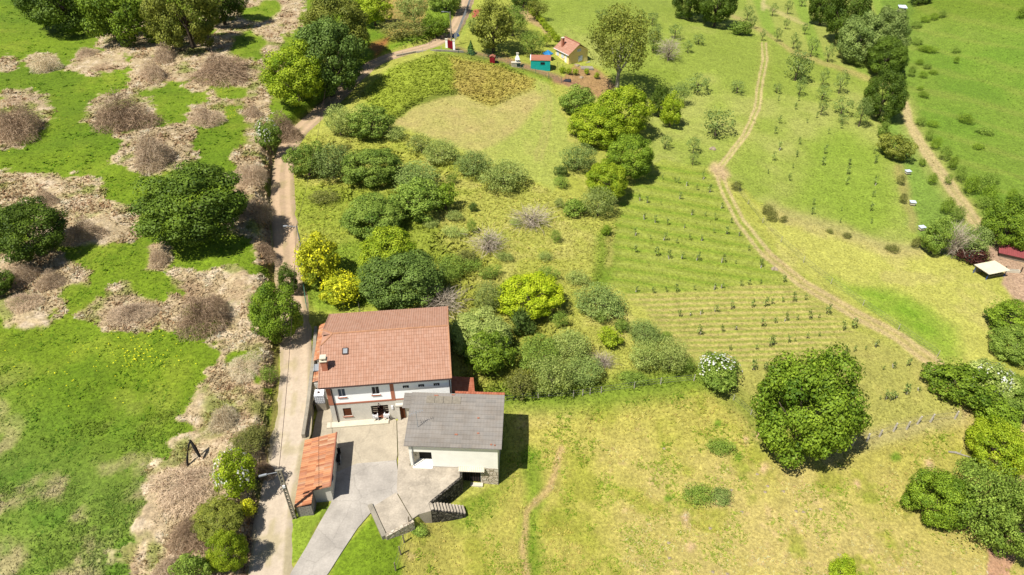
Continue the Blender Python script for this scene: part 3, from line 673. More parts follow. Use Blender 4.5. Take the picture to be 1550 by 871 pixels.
# ------------------------------------------------------------------ roofs and walls
def roof_plane(mb, O, A, U, W, L, px=.25, rows=.4, amp=.035, x0=None, x1=None, mi=0, step=.022):
    """tiled sheet from corner O, along unit A for W, up unit U for L; round ridges run up the slope, rows step"""
    O, A, U = Vector(O), Vector(A).normalized(), Vector(U).normalized(); N = A.cross(U).normalized()
    nc = int(round(W/px)); sub = 4; nrw = int(round(L/rows)); base = len(mb.v)
    cols = nc*sub+1; rr = []
    for r in range(nrw):
        for e in (0, 1):
            t = (r+e)/nrw*L; lo = x0(t/L) if x0 else 0; hi = x1(t/L) if x1 else W; h0 = step*(1-e)
            idx = []
            for c in range(cols):
                x = min(max(c/(cols-1)*W, lo), hi); h = amp*(.5+.5*math.cos(2*math.pi*x/px))
                idx.append(len(mb.v)); mb.v.append(tuple(O+A*x+U*t+N*(h+h0)))
            rr.append(idx)
    for k in range(len(rr)-1):
        for c in range(cols-1):
            mb.f.append((rr[k][c], rr[k][c+1], rr[k+1][c+1], rr[k+1][c])); mb.m.append(mi)
def wall_holes(mb, x0, x1, y0, y1, z0, z1, holes, mi=0):
    """wall along x between y0 (face) and y1, with rectangular openings (xa, xb, za, zb)"""
    xs = sorted({x0, x1, *[h[0] for h in holes], *[h[1] for h in holes]}); xs = [x for x in xs if x0 <= x <= x1]
    for a, b in zip(xs[:-1], xs[1:]):
        hs = sorted([h for h in holes if h[0] < (a+b)/2 < h[1]], key=lambda h: h[2]); z = z0
        for h in hs:
            if h[2] > z: mb.box(a, b, y0, y1, z, h[2], mi)
            z = h[3]
        if z < z1: mb.box(a, b, y0, y1, z, z1, mi)
def window(root, xa, xb, za, zb, y, frame='white_plastic', pane='glass_dark', sill='terracotta', lab=None, bars=1, rec=.05):
    m = MB(); f = .05; m.box(xa, xb, y+rec, y+rec+.06, za, za+f).box(xa, xb, y+rec, y+rec+.06, zb-f, zb).box(xa, xa+f, y+rec, y+rec+.06, za+f, zb-f).box(xb-f, xb, y+rec, y+rec+.06, za+f, zb-f)
    for k in range(bars):
        c = xa+(xb-xa)*(k+1)/(bars+1); m.box(c-.03, c+.03, y+rec-.005, y+rec+.055, za+f, zb-f)
    w = m.build('window', M[frame], root); tag(w, lab)
    bx('pane', pane, w, xa+f*.5, xb-f*.5, y+rec+.02, y+rec+.04, za+f*.5, zb-f*.5)
    if sill: bx('sill', sill, w, xa-.08, xb+.08, y-.1, y+rec-.002, za-.1, za-.003)
    return w
# ------------------------------------------------------------------ farmhouse
A6 = math.radians(6)
fh = empty('farmhouse', (-18.23, 47.86, 0), A6, 'white farmhouse with brick trim, wide reddish tiled roof and chimney beside the lane', 'house')
WX, WD, EZ = 12.2, 10.3, 5.62
m = MB(); wall_holes(m, 0, 6.9, 0, .3, -.3, 2.68, [(1.2, 2.02, .92, 2.08), (4.0, 5.72, -.3, 2.12)])
m.box(6.9, WX, 0, .3, -2.5, 2.68); m.box(0, .3, .3, WD, -.3, 2.68); m.box(WX-.3, WX, .3, WD, -2.5, 2.68); m.box(.3, WX-.3, WD-.3, WD, -.3, 2.68)
m.build('lower_wall', M['grey_render'], fh)
ph = [(7.5, 7.98, 4.36, 4.64), (9.02, 9.5, 4.36, 4.64), (10.54, 11.02, 4.36, 4.64)]
m = MB(); wall_holes(m, .42, WX, .0, .3, 2.9, EZ, [(1.07, 1.8, 3.72, 4.85), (4.36, 5.12, 3.7, 4.8)]+ph)
m.box(0, .3, .45, WD, 2.9, EZ); m.box(WX-.3, WX, .3, WD, 2.9, EZ); m.box(.3, WX-.3, WD-.3, WD, 2.9, EZ)
GP = 2.02  # ridge rise
for x in (0, WX-.3):
    y0, y1 = 0, WD
    m.face([(x, y0, EZ), (x, y1, EZ), (x, (y0+y1)/2, EZ+GP-.25)][::-1]); m.face([(x+.3, y0, EZ), (x+.3, y1, EZ), (x+.3, (y0+y1)/2, EZ+GP-.25)])
m.build('upper_wall', M['white_plaster'], fh)
m = MB(); m.box(-.012, 6.55, -.03, .3, 2.68, 2.9); m.box(-.015, .42, -.03, .45, 2.9, EZ); m.box(6.18, 6.55, -.035, -.001, 2.9, EZ-.01); m.box(6.551, WX, -.002, .3, 2.68, 2.9); m.box(-.012, .3, .3, WD, 2.68, 2.9)
m.build('brick_trim', M['brick'], fh)
window(fh, 1.07, 1.8, 3.72, 4.85, 0, pane='curtain'); window(fh, 4.36, 5.12, 3.7, 4.8, 0, frame='white_plastic')
w = window(fh, 1.2, 2.02, .92, 2.08, 0, frame='brown_shutter', pane='brown_shutter', sill='terracotta', bars=0, rec=.06); w['label'] = 'ground floor window with closed brown shutter'
for k, (xa, xb, za, zb) in enumerate(ph):
    v = MB(); v.box(xa-.05, xb+.05, -.012, .04, za-.03, zb+.03).build('vent', M['dark'], fh)
    o = COL.objects[-1]
    for q in (.28, .64): mm = MB(); mm.prism([(xa+q*.48-.04, -.025), (xa+q*.48+.06, -.025), (xa+q*.48+.06, -.013), (xa+q*.48-.04, -.013)], za+.02, za+.13); mm.build('vent_louvre', M['white_plastic'], o)
# porch: recessed opening
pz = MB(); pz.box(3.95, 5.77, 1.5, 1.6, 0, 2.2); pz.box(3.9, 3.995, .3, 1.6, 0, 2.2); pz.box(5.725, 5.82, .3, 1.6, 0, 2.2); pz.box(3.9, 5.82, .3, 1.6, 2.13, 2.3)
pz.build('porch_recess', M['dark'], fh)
bx('porch_floor', 'terracotta', fh, 4.0, 5.72, .0, 1.5, -.2, .06)
d = bx('door', 'brown_shutter', fh, 4.7, 5.35, 1.42, 1.498, .06, 1.95); bx('handle', 'zinc', d, 4.76, 4.8, 1.36, 1.42, .95, 1.05)
for xa, xb in ((4.0, 4.62), (5.2, 5.72)):
    g = MB()
    for q in range(4): g.box(xa, xb, .1, .14, 1.1+q*.28, 1.18+q*.28)
    g.build('slat_screen', M['old_wood'], fh)
# roof
Lv, Rv, Fv, Bv = -.55, .1, -.42, .42
RWd = WX-Lv+Rv; half = (WD-Fv+Bv)/2; pitch = math.atan2(GP, half); SL = half/math.cos(pitch)
ez = EZ-.02
m = MB(); hipt = .78; hip = 1.15
fx0 = lambda t: 0 if t < hipt else hip*(t-hipt)/(1-hipt)
roof_plane(m, (Lv, Fv, ez), (1, 0, 0), (0, math.cos(pitch), math.sin(pitch)), RWd, SL, x0=fx0, px=.25, rows=.4, amp=.032, step=.032)
roof_plane(m, (WX+Rv, WD+Bv, ez), (-1, 0, 0), (0, -math.cos(pitch), math.sin(pitch)), RWd, SL, x1=lambda t: RWd-fx0(t), px=.25, rows=.4, amp=.032, step=.032)
yr = (Fv+WD+Bv)/2; zr = ez+SL*math.sin(pitch)
yA = Fv+half*hipt; zA = ez+GP*hipt; yB = WD+Bv-half*hipt
m.face([(Lv, yA, zA), (Lv+hip, yr, zr), (Lv, yB, zA)][::-1])
for s in (0, 1):   # underside and verge boards
    yf = Fv if s == 0 else WD+Bv
    m.face([(Lv, yf, ez-.09), (WX+Rv, yf, ez-.09), (WX+Rv, yr, zr-.09), (Lv, yr, zr-.09)] if s else [(Lv, yr, zr-.6), (WX+Rv, yr, zr-.09), (WX+Rv, yf, ez-.09), (Lv, yf, ez-.09)])
rf = m.build('roof', M['tile_house'], fh)
m = MB(); m.tube([(Lv+hip+k*(WX+Rv-Lv-hip)/30, yr, zr+.02+.012*((k*7)%3)) for k in range(31)], [.08+.02*(k%2) for k in range(31)], 6)
m.tube([(Lv, yA, zA+.02), (Lv+hip, yr, zr+.02)], .09, 6); m.tube([(Lv, yB, zA+.02), (Lv+hip, yr, zr+.02)], .09, 6)
m.tube([(WX+Rv, Fv, ez+.03), (WX+Rv, yr, zr+.03), (WX+Rv, WD+Bv, ez+.03)], .08, 6); m.build('ridge_tiles', M['orange_ridge'], rf)
m = MB(); m.tube([(Lv, Fv, ez+.03), (Lv, yA, zA+.03)], .07, 6).build('verge_tiles', M['tile_house'], rf); MB().tube([(Lv, WD+Bv, ez+.03), (Lv, yB, zA+.03)], .07, 6).build('verge_tiles', M['tile_house'], rf)
cy = 1.55; cz = ez+(cy-Fv)*math.tan(pitch)
ch = MB().box(-.25, .3, cy-.3, cy+.25, cz-.3, cz+1.15).build('chimney', M['brick'], rf)
m = MB().box(-.33, .38, cy-.38, cy+.33, cz+1.15, cz+1.23); m.box(-.2, -.05, cy-.25, cy+.2, cz+1.23, cz+1.5); m.box(.1, .25, cy-.25, cy+.2, cz+1.23, cz+1.5); m.box(-.28, .33, cy-.33, cy+.28, cz+1.5, cz+1.6)
m.build('chimney_cap', M['curb'], rf)
sy = 3.0; sz = ez+(sy-Fv)*math.tan(pitch)
def onroof(x, y, h=0): return (x, y, ez+(y-Fv)*math.tan(pitch)+h)
sk = MB(); sk.face([onroof(1.7, 2.85, .11), onroof(2.15, 2.85, .11), onroof(2.15, 3.4, .11), onroof(1.7, 3.4, .11)])
for a, b in (((1.66, 2.8), (2.19, 2.8)), ((1.66, 3.44), (2.19, 3.44)), ((1.66, 2.8), (1.66, 3.44)), ((2.19, 2.8), (2.19, 3.44))): sk.tube([onroof(*a, .09), onroof(*b, .09)], .05, 5)
so = sk.build('skylight', M['iron'], rf); g = MB(); g.face([onroof(1.72, 2.87, .125), onroof(2.13, 2.87, .125), onroof(2.13, 3.38, .125), onroof(1.72, 3.38, .125)]); g.build('pane', M['zinc'], so)
m = MB(); m.tube([(Lv, Fv-.06, ez-.03), (WX+Rv, Fv-.06, ez-.03)], .07, 6); m.build('gutter', M['iron'], fh)
MB().tube([(.5, Fv, ez-.1), (.52, -.07, ez-.4), (.52, -.07, .05)], .055, 6).build('drainpipe', M['iron'], fh)
MB().tube([(WX-.12, Fv, ez-.1), (WX-.12, -.06, ez-.35), (WX-.12, -.06, 3.0)], .05, 6).build('drainpipe', M['iron'], fh)
m = MB(); m.box(4.78, 4.84, -.28, 0, 2.45, 2.5); m.tube([(4.81, -.28, 2.5), (4.81, -.28, 2.2)], [.04, .12], 6); m.build('wall_lamp', M['iron'], fh)
m = MB().box(6.02, 6.22, -.1, -.001, 1.5, 1.95); m.build('meter_box', M['white_plastic'], fh)
m = MB(); m.box(-.6, 5.6, -.72, -.002, .024, .2); m.build('front_step', M['curb'], fh)
m = MB(); m.box(6.55, 6.85, -.35, -.04, .06, 2.1); m.box(6.5, 7.4, -.4, -.04, 2.1, 2.3); m.build('side_porch', M['grey_render'], fh)
d = bx('door', 'brown_shutter', fh, 6.86, 7.35, -.1, -.02, .06, 1.95); d['label'] = 'brown side door beside the barn'
# lean-tos
ll = empty('lean_to', fh.matrix_basis @ Vector((-1.2, 9.0, 0)), A6, 'narrow orange tiled lean-to shed squeezed between lane and farmhouse side', 'shed')
g0 = Z(*(fh.matrix_basis @ Vector((-1.2, 9.0, 0))).xy)
m = MB().box(-.75, .95, -2.5, 3.0, -.3, 2.9); m.build('wall', M['grey_render'], ll)
m = MB(); roof_plane(m, (-1.05, 3.15, 2.95), (0, -1, 0), (.93, 0, .3), 5.8, 2.1, px=.25); m.face([(-1.05, 3.15, 2.93), (-1.05, -2.65, 2.93), (.9, -2.65, 3.55), (.9, 3.15, 3.55)]); m.build('roof', M['tile_old'], ll)
m = MB().box(-1.0, -.1, -3.9, -2.9, 2.6, 2.7); m.build('vent_hood', M['zinc'], ll)
m = MB(); roof_plane(m, (-.9, -4.0, 2.5), (0, -1, 0), (.93, 0, .25), 1.4, 1.0, px=.25); m.build('porch_tiles', M['tile_old'], ll)
m = MB().box(-.8, .9, -5.4, -2.52, -.3, 2.3); m.build('low_wall', M['grey_render'], ll)
lr = empty('lean_to', (-6.3, 49.6, 0), A6, 'small dark red tiled lean-to in the shadow of the farmhouse right wall', 'shed')
m = MB().box(.15, 2.3, .1, 2.1, -2.6, 2.0); m.build('wall', M['grey_render'], lr)
m = MB(); roof_plane(m, (2.5, .0, 2.25), (0, 1, 0), (-.97, 0, .2), 2.25, 2.42, px=.25); m.face([(2.5, 0, 2.22), (.05, 0, 2.7), (.05, 2.2, 2.7), (2.5, 2.2, 2.22)]); m.build('roof', M['tile_red'], lr)
# ------------------------------------------------------------------ barn
A2 = math.radians(-2.5)
bn = empty('barn', (-9.72, 42.48, 0), A2, 'pale barn with grey corrugated roof, open doorway and lower stone corner', 'barn')
BX, BD = 8.38, 5.0
fz, bz = 3.42, 4.55
m = MB(); wall_holes(m, 0, BX, 0, .3, .12, 2.95, [(.24, 2.12, .12, 2.2)])
m.box(0, .3, .3, BD, .05, 3.4); m.box(BX-.3, BX, .3, BD, .12, 3.3); m.box(.3, BX-.3, BD-.3, BD, -2.5, 4.2)
for x in (0, BX-.3): m.prism([(x, .3), (x+.3, .3), (x+.3, BD), (x, BD)], 3.25, [3.35, 3.35, 4.3, 4.3])
m.build('wall', M['cream_render'], bn)
m = MB(); wall_holes(m, 4.85, 6.75, -.02, .3, -2.9, .12, [(4.95, 6.7, -2.55, -.35)]); m.box(BX-.3, BX, .3, BD, -2.9, .12); m.build('lower_wall', M['grey_render'], bn)
m = MB().box(6.75, BX+.02, -.03, .3, -3.0, .12); m.build('stone_corner', M['pale_stone'], bn)
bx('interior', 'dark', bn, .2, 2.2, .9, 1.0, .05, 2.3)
m = MB(); m.face([(.24, .302, 0.13), (.24, .302, 2.2), (.24, .9, 2.2), (.24, .9, .13)][::-1]); 
bx('threshold', 'cream_render', bn, .24, 2.12, -.25, .9, -.02, .12)
g = MB(); g.prism([(.24, .31), (.3, .31), (.75, .86), (.69, .88)], .12, 2.12); d = g.build('door', M['curb'], bn); tag(d, 'pale door leaf folded inward'); bx('handle', 'iron', d, .5, .54, .45, .5, 1, 1.2)
for a, b in ((4.97, 5.8), (5.83, 6.68)):
    d = bx('lower_door', 'dark', bn, a, b, .12, .18, -2.5, -.38); 
    for q in range(3): bx('plank', 'iron', d, a+.1+q*.24, a+.16+q*.24, .1, .12, -2.45, -.42)
bx('lower_step', 'curb', bn, 5.7, 6.9, -.45, -.04, -3.0, -2.1)
m = MB(); roof_plane(m, (4.6, -.5, .12), (1, 0, 0), (0, .96, .22), 2.5, .5, px=.18, rows=.5, amp=.05, step=0); m.face([(4.6, -.5, .1), (4.6, -.03, .22), (7.1, -.03, .22), (7.1, -.5, .1)]); m.build('awning', M['curb'], bn)
# corrugated roof in overlapping sheets
m = MB(); sl = math.hypot(BD+.75, bz-fz); ca_, sa_ = (BD+.75)/sl, (bz-fz)/sl
roof_plane(m, (-.32, -.35, fz), (1, 0, 0), (0, ca_, sa_), BX+.72, sl, px=.3, rows=.44, amp=.014, step=.034)
m.face([(-.32, -.35, fz-.05), (-.32, BD+.4, bz-.05), (BX+.4, BD+.4, bz-.05), (BX+.4, -.35, fz-.05)])
roof_plane(m, (-1.05, 3.6, 4.18), (1, 0, 0), (0, ca_, sa_), .75, 1.75, px=.3, rows=.44, amp=.014, step=.034)
br = m.build('roof', M['fibro'], bn)
def onbarn(x, y, h=.09): return (x, y, fz+(y+.35)*(bz-fz)/(BD+.75)+h)
for x, y, w_, h_ in [(4.3, .9, .28, .12), (6.4, 1.1, .2, .12), (7.7, .0, .18, .12), (6.3, 2.7, .2, .12), (1.9, 5.0, .4, .12), (3.6, 5.15, .3, .1), (8.05, -.05, .15, .1)]:
    t_ = MB(); t_.face([onbarn(x, y), onbarn(x+w_, y), onbarn(x+w_, y+h_), onbarn(x, y+h_)]); t_.prism([(x, y), (x+w_, y), (x+w_, y+h_), (x, y+h_)], onbarn(x, y, .02)[2], onbarn(x, y, .085)[2]); t_.build('patch_tile', M['terracotta'], br)
m = MB(); roof_plane(m, (3.9, BD+.38, bz+.01), (1, 0, 0), (0, .96, .1), BX-3.5, .3, px=.25, rows=.3); m.build('edge_tiles', M['tile_red'], br)
t_ = MB()
for q in range(4): t_.face([onbarn(1.2+q*.85, 4.2, .075), onbarn(2.0+q*.85, 4.2, .075), onbarn(2.0+q*.85, 5.0, .078), onbarn(1.2+q*.85, 5.0, .078)])
t_.build('mossy_sheets', simple('mossy', (172, 162, 144), .2, 3), br)
MB().tube([(0.35, -.06, fz-.1), (.35, -.06, .1)], .04, 6).build('drainpipe', M['zinc'], bn)
# antenna on the barn roof
p = bn.matrix_basis @ Vector(onbarn(.75, 1.6, 0))
an = empty('aerial_antenna', p, .4, 'thin metal television aerial standing on the grey barn roof', 'antenna')
m = MB().tube([(0, 0, 0), (0, 0, 2.3)], .025, 5); m.build('mast', M['zinc'], an)
m = MB().tube([(-.7, 0, 2.1), (.7, 0, 2.1)], .018, 4)
for q in range(7): m.tube([(-.6+q*.2, -.3+.02*q, 2.11), (-.6+q*.2, .3-.02*q, 2.11)], .012, 4)
m.build('aerial_bars', M['zinc'], an)
# ------------------------------------------------------------------ garage
ga_f = np.array(flat(500, 735, 2.4)[:2]); ga_b = np.array(flat(509, 656, 2.5)[:2])
ang = math.atan2(ga_b[1]-ga_f[1], ga_b[0]-ga_f[0])-math.pi/2
ga = empty('garage', (ga_f[0], ga_f[1], 0), ang, 'low garage with weathered orange tiled roof sloping to the lane', 'garage')
GL = float(np.linalg.norm(ga_b-ga_f))
m = MB(); m.box(-.35, -.12, .15, GL-.1, -.3, 2.36); m.box(-3.0, -.352, .15, .38, -.3, 1.75); m.box(-3.0, -.352, GL-.33, GL-.1, -.3, 1.75); m.box(-3.05, -2.82, .382, GL-.332, -.3, 1.55)
m.prism([(-2.9, .16), (-.352, .16), (-.352, .37), (-2.9, .37)], 1.7, [1.72, 2.3, 2.3, 1.72]); m.prism([(-2.9, GL-.32), (-.352, GL-.32), (-.352, GL-.11), (-2.9, GL-.11)], 1.7, [1.72, 2.3, 2.3, 1.72]); m.build('wall', M['grey_render'], ga)
m = MB().box(-3.0, -1.65, -1.45, .148, -.3, 1.6); m.build('block_wall', M['block'], ga)
w = bx('window', 'blue_paint', ga, -.14, -.1, 1.3, 1.95, 1.1, 1.75); bx('pane', 'glass_dark', w, -.12, -.09, 1.38, 1.87, 1.18, 1.67)
m = MB(); gs = math.hypot(3.1, .75); U = (.97, 0, .23)
roof_plane(m, (-3.1, GL+.1, 1.7), (0, -1, 0), U, GL+.25, 3.2, px=.22, rows=.38, amp=.045)
roof_plane(m, (-3.1, -.15, 1.7), (0, -1, 0), U, 1.35, 1.6, px=.22, rows=.38, amp=.045)
m.face([(-3.1, GL+.1, 1.66), (-3.1, -.15, 1.66), (0, -.15, 2.4), (0, GL+.1, 2.4)]); m.face([(-3.1, -.15, 1.66), (-3.1, -1.5, 1.66), (-1.55, -1.5, 2.03), (-1.55, -.15, 2.03)])
r_ = m.build('roof', M['tile_old'], ga); MB().tube([(.02, -.15, 2.5), (.02, GL+.1, 2.5)], .09, 6).build('ridge_tiles', M['terracotta'], r_)
# scooter parked against the garage
sc = empty('motor_scooter', (*flat(514, 695, 0)[:2], .03), ang+math.pi/2+.1, 'black and silver scooter parked in shade by the garage wall', 'scooter')
for x in (-.62, .62):
    o = MB().tube([(x, -.05, .23), (x, .05, .23)], .23, 14).build('wheel', M['black_plastic'], sc); MB().tube([(x, -.06, .23), (x, .06, .23)], .12, 10).build('rim', M['zinc'], o)
MB().prism([(-.75, -.16), (-.05, -.18), (.15, -.12), (.15, .12), (-.05, .18), (-.75, .16)], .3, [.72, .68, .35, .35, .68, .72]).build('body', M['zinc'], sc)
MB().box(-.72, .02, -.14, .14, .72, .82).build('seat', M['black_plastic'], sc)
MB().prism([(.42, -.2), (.6, -.1), (.6, .1), (.42, .2)], .3, .95).build('front_shield', M['black_plastic'], sc)
MB().tube([(.62, 0, .25), (.48, 0, 1.0)], .035, 6).build('fork', M['zinc'], sc); MB().tube([(.45, -.33, 1.03), (.48, 0, 1.0), (.45, .33, 1.03)], .022, 5).build('handlebar', M['black_plastic'], sc)
bx('top_case', 'black_plastic', sc, -1.0, -.74, -.18, .18, .72, 1.02); bx('floorboard', 'black_plastic', sc, .12, .46, -.14, .14, .2, .3)
# ------------------------------------------------------------------ white caged water tank
zt = .0
tk_ = empty('water_tank', fh.matrix_basis @ Vector((-1.35, 2.35, 0)), A6, 'white caged plastic water tank on a plinth by the farmhouse corner', 'tank')
bx('plinth', 'old_concrete', tk_, -.5, .5, -.5, .5, -.1, 1.05)
b_ = MB().box(-.47, .47, -.47, .47, 1.15, 2.2).build('container', M['white_plastic'], tk_); MB().tube([(-.05, 0, 2.2), (-.05, 0, 2.27)], .13, 10).build('lid', M['iron'], b_)
g = MB()
for q in range(6):
    x = -.5+q*.2
    for y in (-.5, .5): g.tube([(x, y, 1.05), (x, y, 2.2)], .014, 4); g.tube([(y, x, 1.05), (y, x, 2.2)], .014, 4)
for z in (1.1, 1.4, 1.7, 2.0, 2.2): g.tube([(-.5, -.5, z), (.5, -.5, z), (.5, .5, z), (-.5, .5, z), (-.5, -.5, z)], .014, 4)
g.build('cage', M['zinc'], tk_)
# white chairs in the porch
def chair(loc, rz, lab):
    c = empty('garden_chair', loc, rz, lab, 'chair', 'white chairs in the farmhouse porch')
    MB().box(-.26, .26, -.24, .24, .4, .45).build('seat', M['white_plastic'], c)
    b = MB().box(-.26, -.2, .22, .27, .45, .95).box(.2, .26, .22, .27, .45, .95).box(-.2, .2, .22, .27, .86, .95)
    for q in range(4): b.box(-.17+q*.1, -.11+q*.1, .225, .265, .45, .86)
    b.build('backrest', M['white_plastic'], c)
    for x in (-.23, .23):
        MB().box(x-.03, x+.03, -.24, .24, .62, .67).build('armrest', M['white_plastic'], c)
        for y in (-.21, .21): MB().box(x-.025, x+.025, y-.025, y+.025, 0, .4).build('leg', M['white_plastic'], c)
        MB().box(x-.02, x+.02, -.23, -.19, .45, .62).build('arm_post', M['white_plastic'], c)
chair(fh.matrix_basis @ Vector((4.32, -.12, .2)), A6+math.pi+.1, 'white slatted garden chair left of the porch door')
chair(fh.matrix_basis @ Vector((5.45, -.1, .2)), A6+math.pi-.15, 'white slatted garden chair right of the porch door')
# ------------------------------------------------------------------ retaining walls, stairs
def wallrun(name, pts, th, zb, zt, m, label, cat='wall'):
    """wall along XY points with given top heights"""
    P = [Vector((p[0], p[1])) for p in pts]; b = MB(); L = []
    for i, p in enumerate(P):
        d = (P[min(i+1, len(P)-1)]-P[max(i-1, 0)]).normalized(); L.append(Vector((-d.y, d.x))*th/2)
    for i in range(len(P)-1):
        q = [P[i]-L[i], P[i+1]-L[i+1], P[i+1]+L[i+1], P[i]+L[i]]
        a, c = (zt[i], zt[i+1]) if isinstance(zt, (list, tuple)) else (zt, zt)
        b.prism([tuple(v) for v in q], zb, [a, c, c, a] if True else a, 0)
    return tag(b.build(name, M[m]), label, cat)
wallrun('retaining_wall', [(-22.3, 60), (-21.55, 55.5), (-20.95, 51.0), (-20.6, 48), (-20.3, 44.8)], .34, -.3, [2.55, 2.5, 2.35, 2.1, 1.9], 'old_concrete', 'long grey retaining wall between lane and sunken farmhouse passage')
wallrun('stone_retaining_wall', [(-4.86, 42.2), (-4.82, 41.15), (-7.42, 38.42)], .22, -3.0, .1, 'stone', 'dark stone retaining wall under the terrace edge')
wallrun('stone_retaining_wall', [(-8.82, 36.5), (-11.1, 35.0)], .3, -2.4, .06, 'pale_stone', 'short pale stone wall closing the rough slab front')
wallrun('parapet_wall', [(-11.2, 34.95), (-12.95, 38.1)], .42, -.6, [.1, .22], 'old_concrete', 'thick low grey wall beside the green strip and drive')
st_ = empty('stone_stairs', (-7.55, 38.15, 0), math.atan2(40.0-38.1, -4.9+7.55)-.30, 'outdoor stone staircase dropping from the terrace into the field', 'stairs')
m = MB(); NS = 11; 
for k in range(NS): m.box(k*.29, k*.29+.31, -.55, .35, -2.9+.0, -.02-k*.19)
m.build('steps', M['terrace_concrete'], st_)
m = MB()
for k in range(NS): m.box(k*.29, k*.29+.29, -.68, -.552, -2.9, .02-k*.19-.03)
m.build('side_wall', M['stone'], st_)
m = MB().box(-1.25, -.01, -.68, .35, -2.9, .045); m.build('landing', M['terrace_concrete'], st_)
# ------------------------------------------------------------------ trees and large shrubs: (photo box, crown, leaves, label, ...)
T_ = tree
T_((30, -62, 152, 52), 'L', 'oakd', 'dark leafy tree cut by the top edge, nearest the top left corner', clear=-.05)
T_((128, -55, 242, 70), 'L', 'oak', 'broad top edge tree with deep shade before it, second from left', clear=-.05)
T_((228, -48, 325, 80), 'L', 'olive', 'olive green lumpy tree at the top, brown brambles right at its foot', clear=-.05)
T_((292, -50, 368, 36), 'L', 'oakd', 'shaded tree at the top edge behind the olive green lumpy tree', clear=.1)
T_((398, 68, 496, 158), 'L', 'bright', 'yellow green lumpy tree leaning towards the lane bend by the wooden pole', clear=.05)
T_((455, -8, 562, 95), 'L', 'olive', 'tall dull green tree behind the dark tree of the lane bend', clear=.05)
T_((436, 28, 552, 150), 'L', 'blue', 'dark blue green tree overhanging the lane bend', clear=.05)
T_((538, -14, 593, 38), 'M', 'bright', 'small bright tree on the tan slope above the lane', clear=.15)
T_((600, -12, 650, 38), 'Mm', 'pale', 'pale grey green tree on the tan slope above the lane')
T_((638, 22, 680, 58), 'M', 'oak', 'round green shrub on the grassy bank opposite the red gate', 'shrub', 'shrub', clear=0)
T_((490, -16, 540, 20), 'Mm', 'pale', 'pale bush touching the top edge above the tall dull green tree', 'shrub', 'shrub', clear=0)
T_((648, -20, 700, 16), 'M', 'mid', 'green bush at the top edge on the left verge of the climbing lane', 'shrub', 'shrub', clear=0)
T_((577, 30, 640, 62), 'Sm', 'scrub', 'dusty low scrub on the tan slope above the lane', 'shrub', 'shrub', clear=0, trunk=False)
T_((212, 246, 368, 372), 'L', 'oakd', 'big dark round tree standing alone among the straw patches', clear=.12)
T_((-14, 302, 96, 396), 'L', 'oakd', 'dark spreading tree cut by the left edge of the photo', clear=.15)
T_((-40, 408, 16, 452), 'M', 'oakd', 'dark bush tip at the left edge below the spreading tree', 'shrub', 'shrub')
T_((378, 428, 456, 520), 'L', 'oak', 'dense green tree beside the lane opposite the farmhouse', clear=.1)
T_((420, 398, 452, 450), 'M', 'oakd', 'narrow dark tree tip rising behind the dense lane tree', clear=.2)
T_((446, 356, 514, 432), 'M', 'yellow', 'larger yellow flowering tree by the garden corner at the lane', clear=.1, flowers='yflower')
T_((486, 410, 546, 466), 'M', 'yellow', 'smaller yellow flowering tree right behind the farmhouse', clear=.1, flowers='yflower')
T_((542, 342, 634, 425), 'L', 'bright', 'yellow green tree behind the dark garden tree', clear=.05)
T_((542, 374, 666, 470), 'L', 'blue', 'dark glossy garden tree close behind the farmhouse roof', clear=.08)
T_((516, 296, 612, 360), 'L', 'mid', 'wide rounded grey green shrub in the meadow above the garden trees', 'shrub', 'shrub', clear=0)
T_((436, 216, 492, 270), 'M', 'mid', 'leftmost thicket bush beside the lane', 'shrub', 'shrub', clear=0)
T_((470, 220, 536, 276), 'Mm', 'apple', 'grey green thicket bush, second from the lane', 'shrub', 'shrub', clear=0)
T_((520, 222, 604, 284), 'L', 'mid', 'tallest thicket bush, in the middle of the row by the lane', 'shrub', 'shrub', clear=0)
T_((594, 246, 666, 294), 'Mm', 'apple', 'pale thicket bush at the right end of the lane row', 'shrub', 'shrub', clear=0)
T_((592, 272, 668, 334), 'M', 'mid', 'roundish bush below the right end of the lane thicket', 'shrub', 'shrub', clear=0)
T_((655, 276, 692, 320), 'S', 'oak', 'small bright tree standing right of the lane thicket', clear=.15)
T_((526, 160, 592, 212), 'M', 'mid', 'rounded green bush at the corner of the mown meadow', 'shrub', 'shrub', clear=0)
T_((492, 160, 534, 208), 'Mm', 'pale', 'thin pale bush between wooden pole and rounded green bush', 'shrub', 'shrub', clear=0)
T_((584, 192, 614, 214), 'Sm', 'pale', 'low pale bush at the foot of the mown meadow, nearest its left corner', 'shrub', 'shrub', clear=0)
T_((620, 202, 654, 234), 'Sm', 'pale', 'upper left bush of the slanting hedge below the mown meadow', 'shrub', 'shrub', clear=0)
T_((642, 212, 694, 248), 'Mm', 'pale', 'second bush of the slanting hedge below the mown meadow', 'shrub', 'shrub', clear=0)
T_((688, 230, 744, 270), 'Mm', 'apple', 'third bush of the slanting hedge below the mown meadow', 'shrub', 'shrub', clear=0)
T_((728, 245, 797, 288), 'Mm', 'pale', 'lower right bush ending the slanting hedge', 'shrub', 'shrub', clear=0)
T_((752, 408, 850, 486), 'L', 'lime', 'vivid lime green round tree in the scrub right of the farmhouse', clear=.02)
T_((678, 468, 776, 545), 'L', 'pale', 'pale broad tree next to the farmhouse right gable', clear=0)
T_((704, 500, 776, 568), 'M', 'oak', 'bright green tree casting shade by the farmhouse right wall', clear=.02)
T_((770, 466, 806, 508), 'S', 'blue', 'small dark bush below the lime green tree', 'shrub', 'shrub', clear=0)
T_((718, 426, 760, 478), 'Mm', 'pale', 'hazy pale bush left of the lime green tree', 'shrub', 'shrub', clear=0)
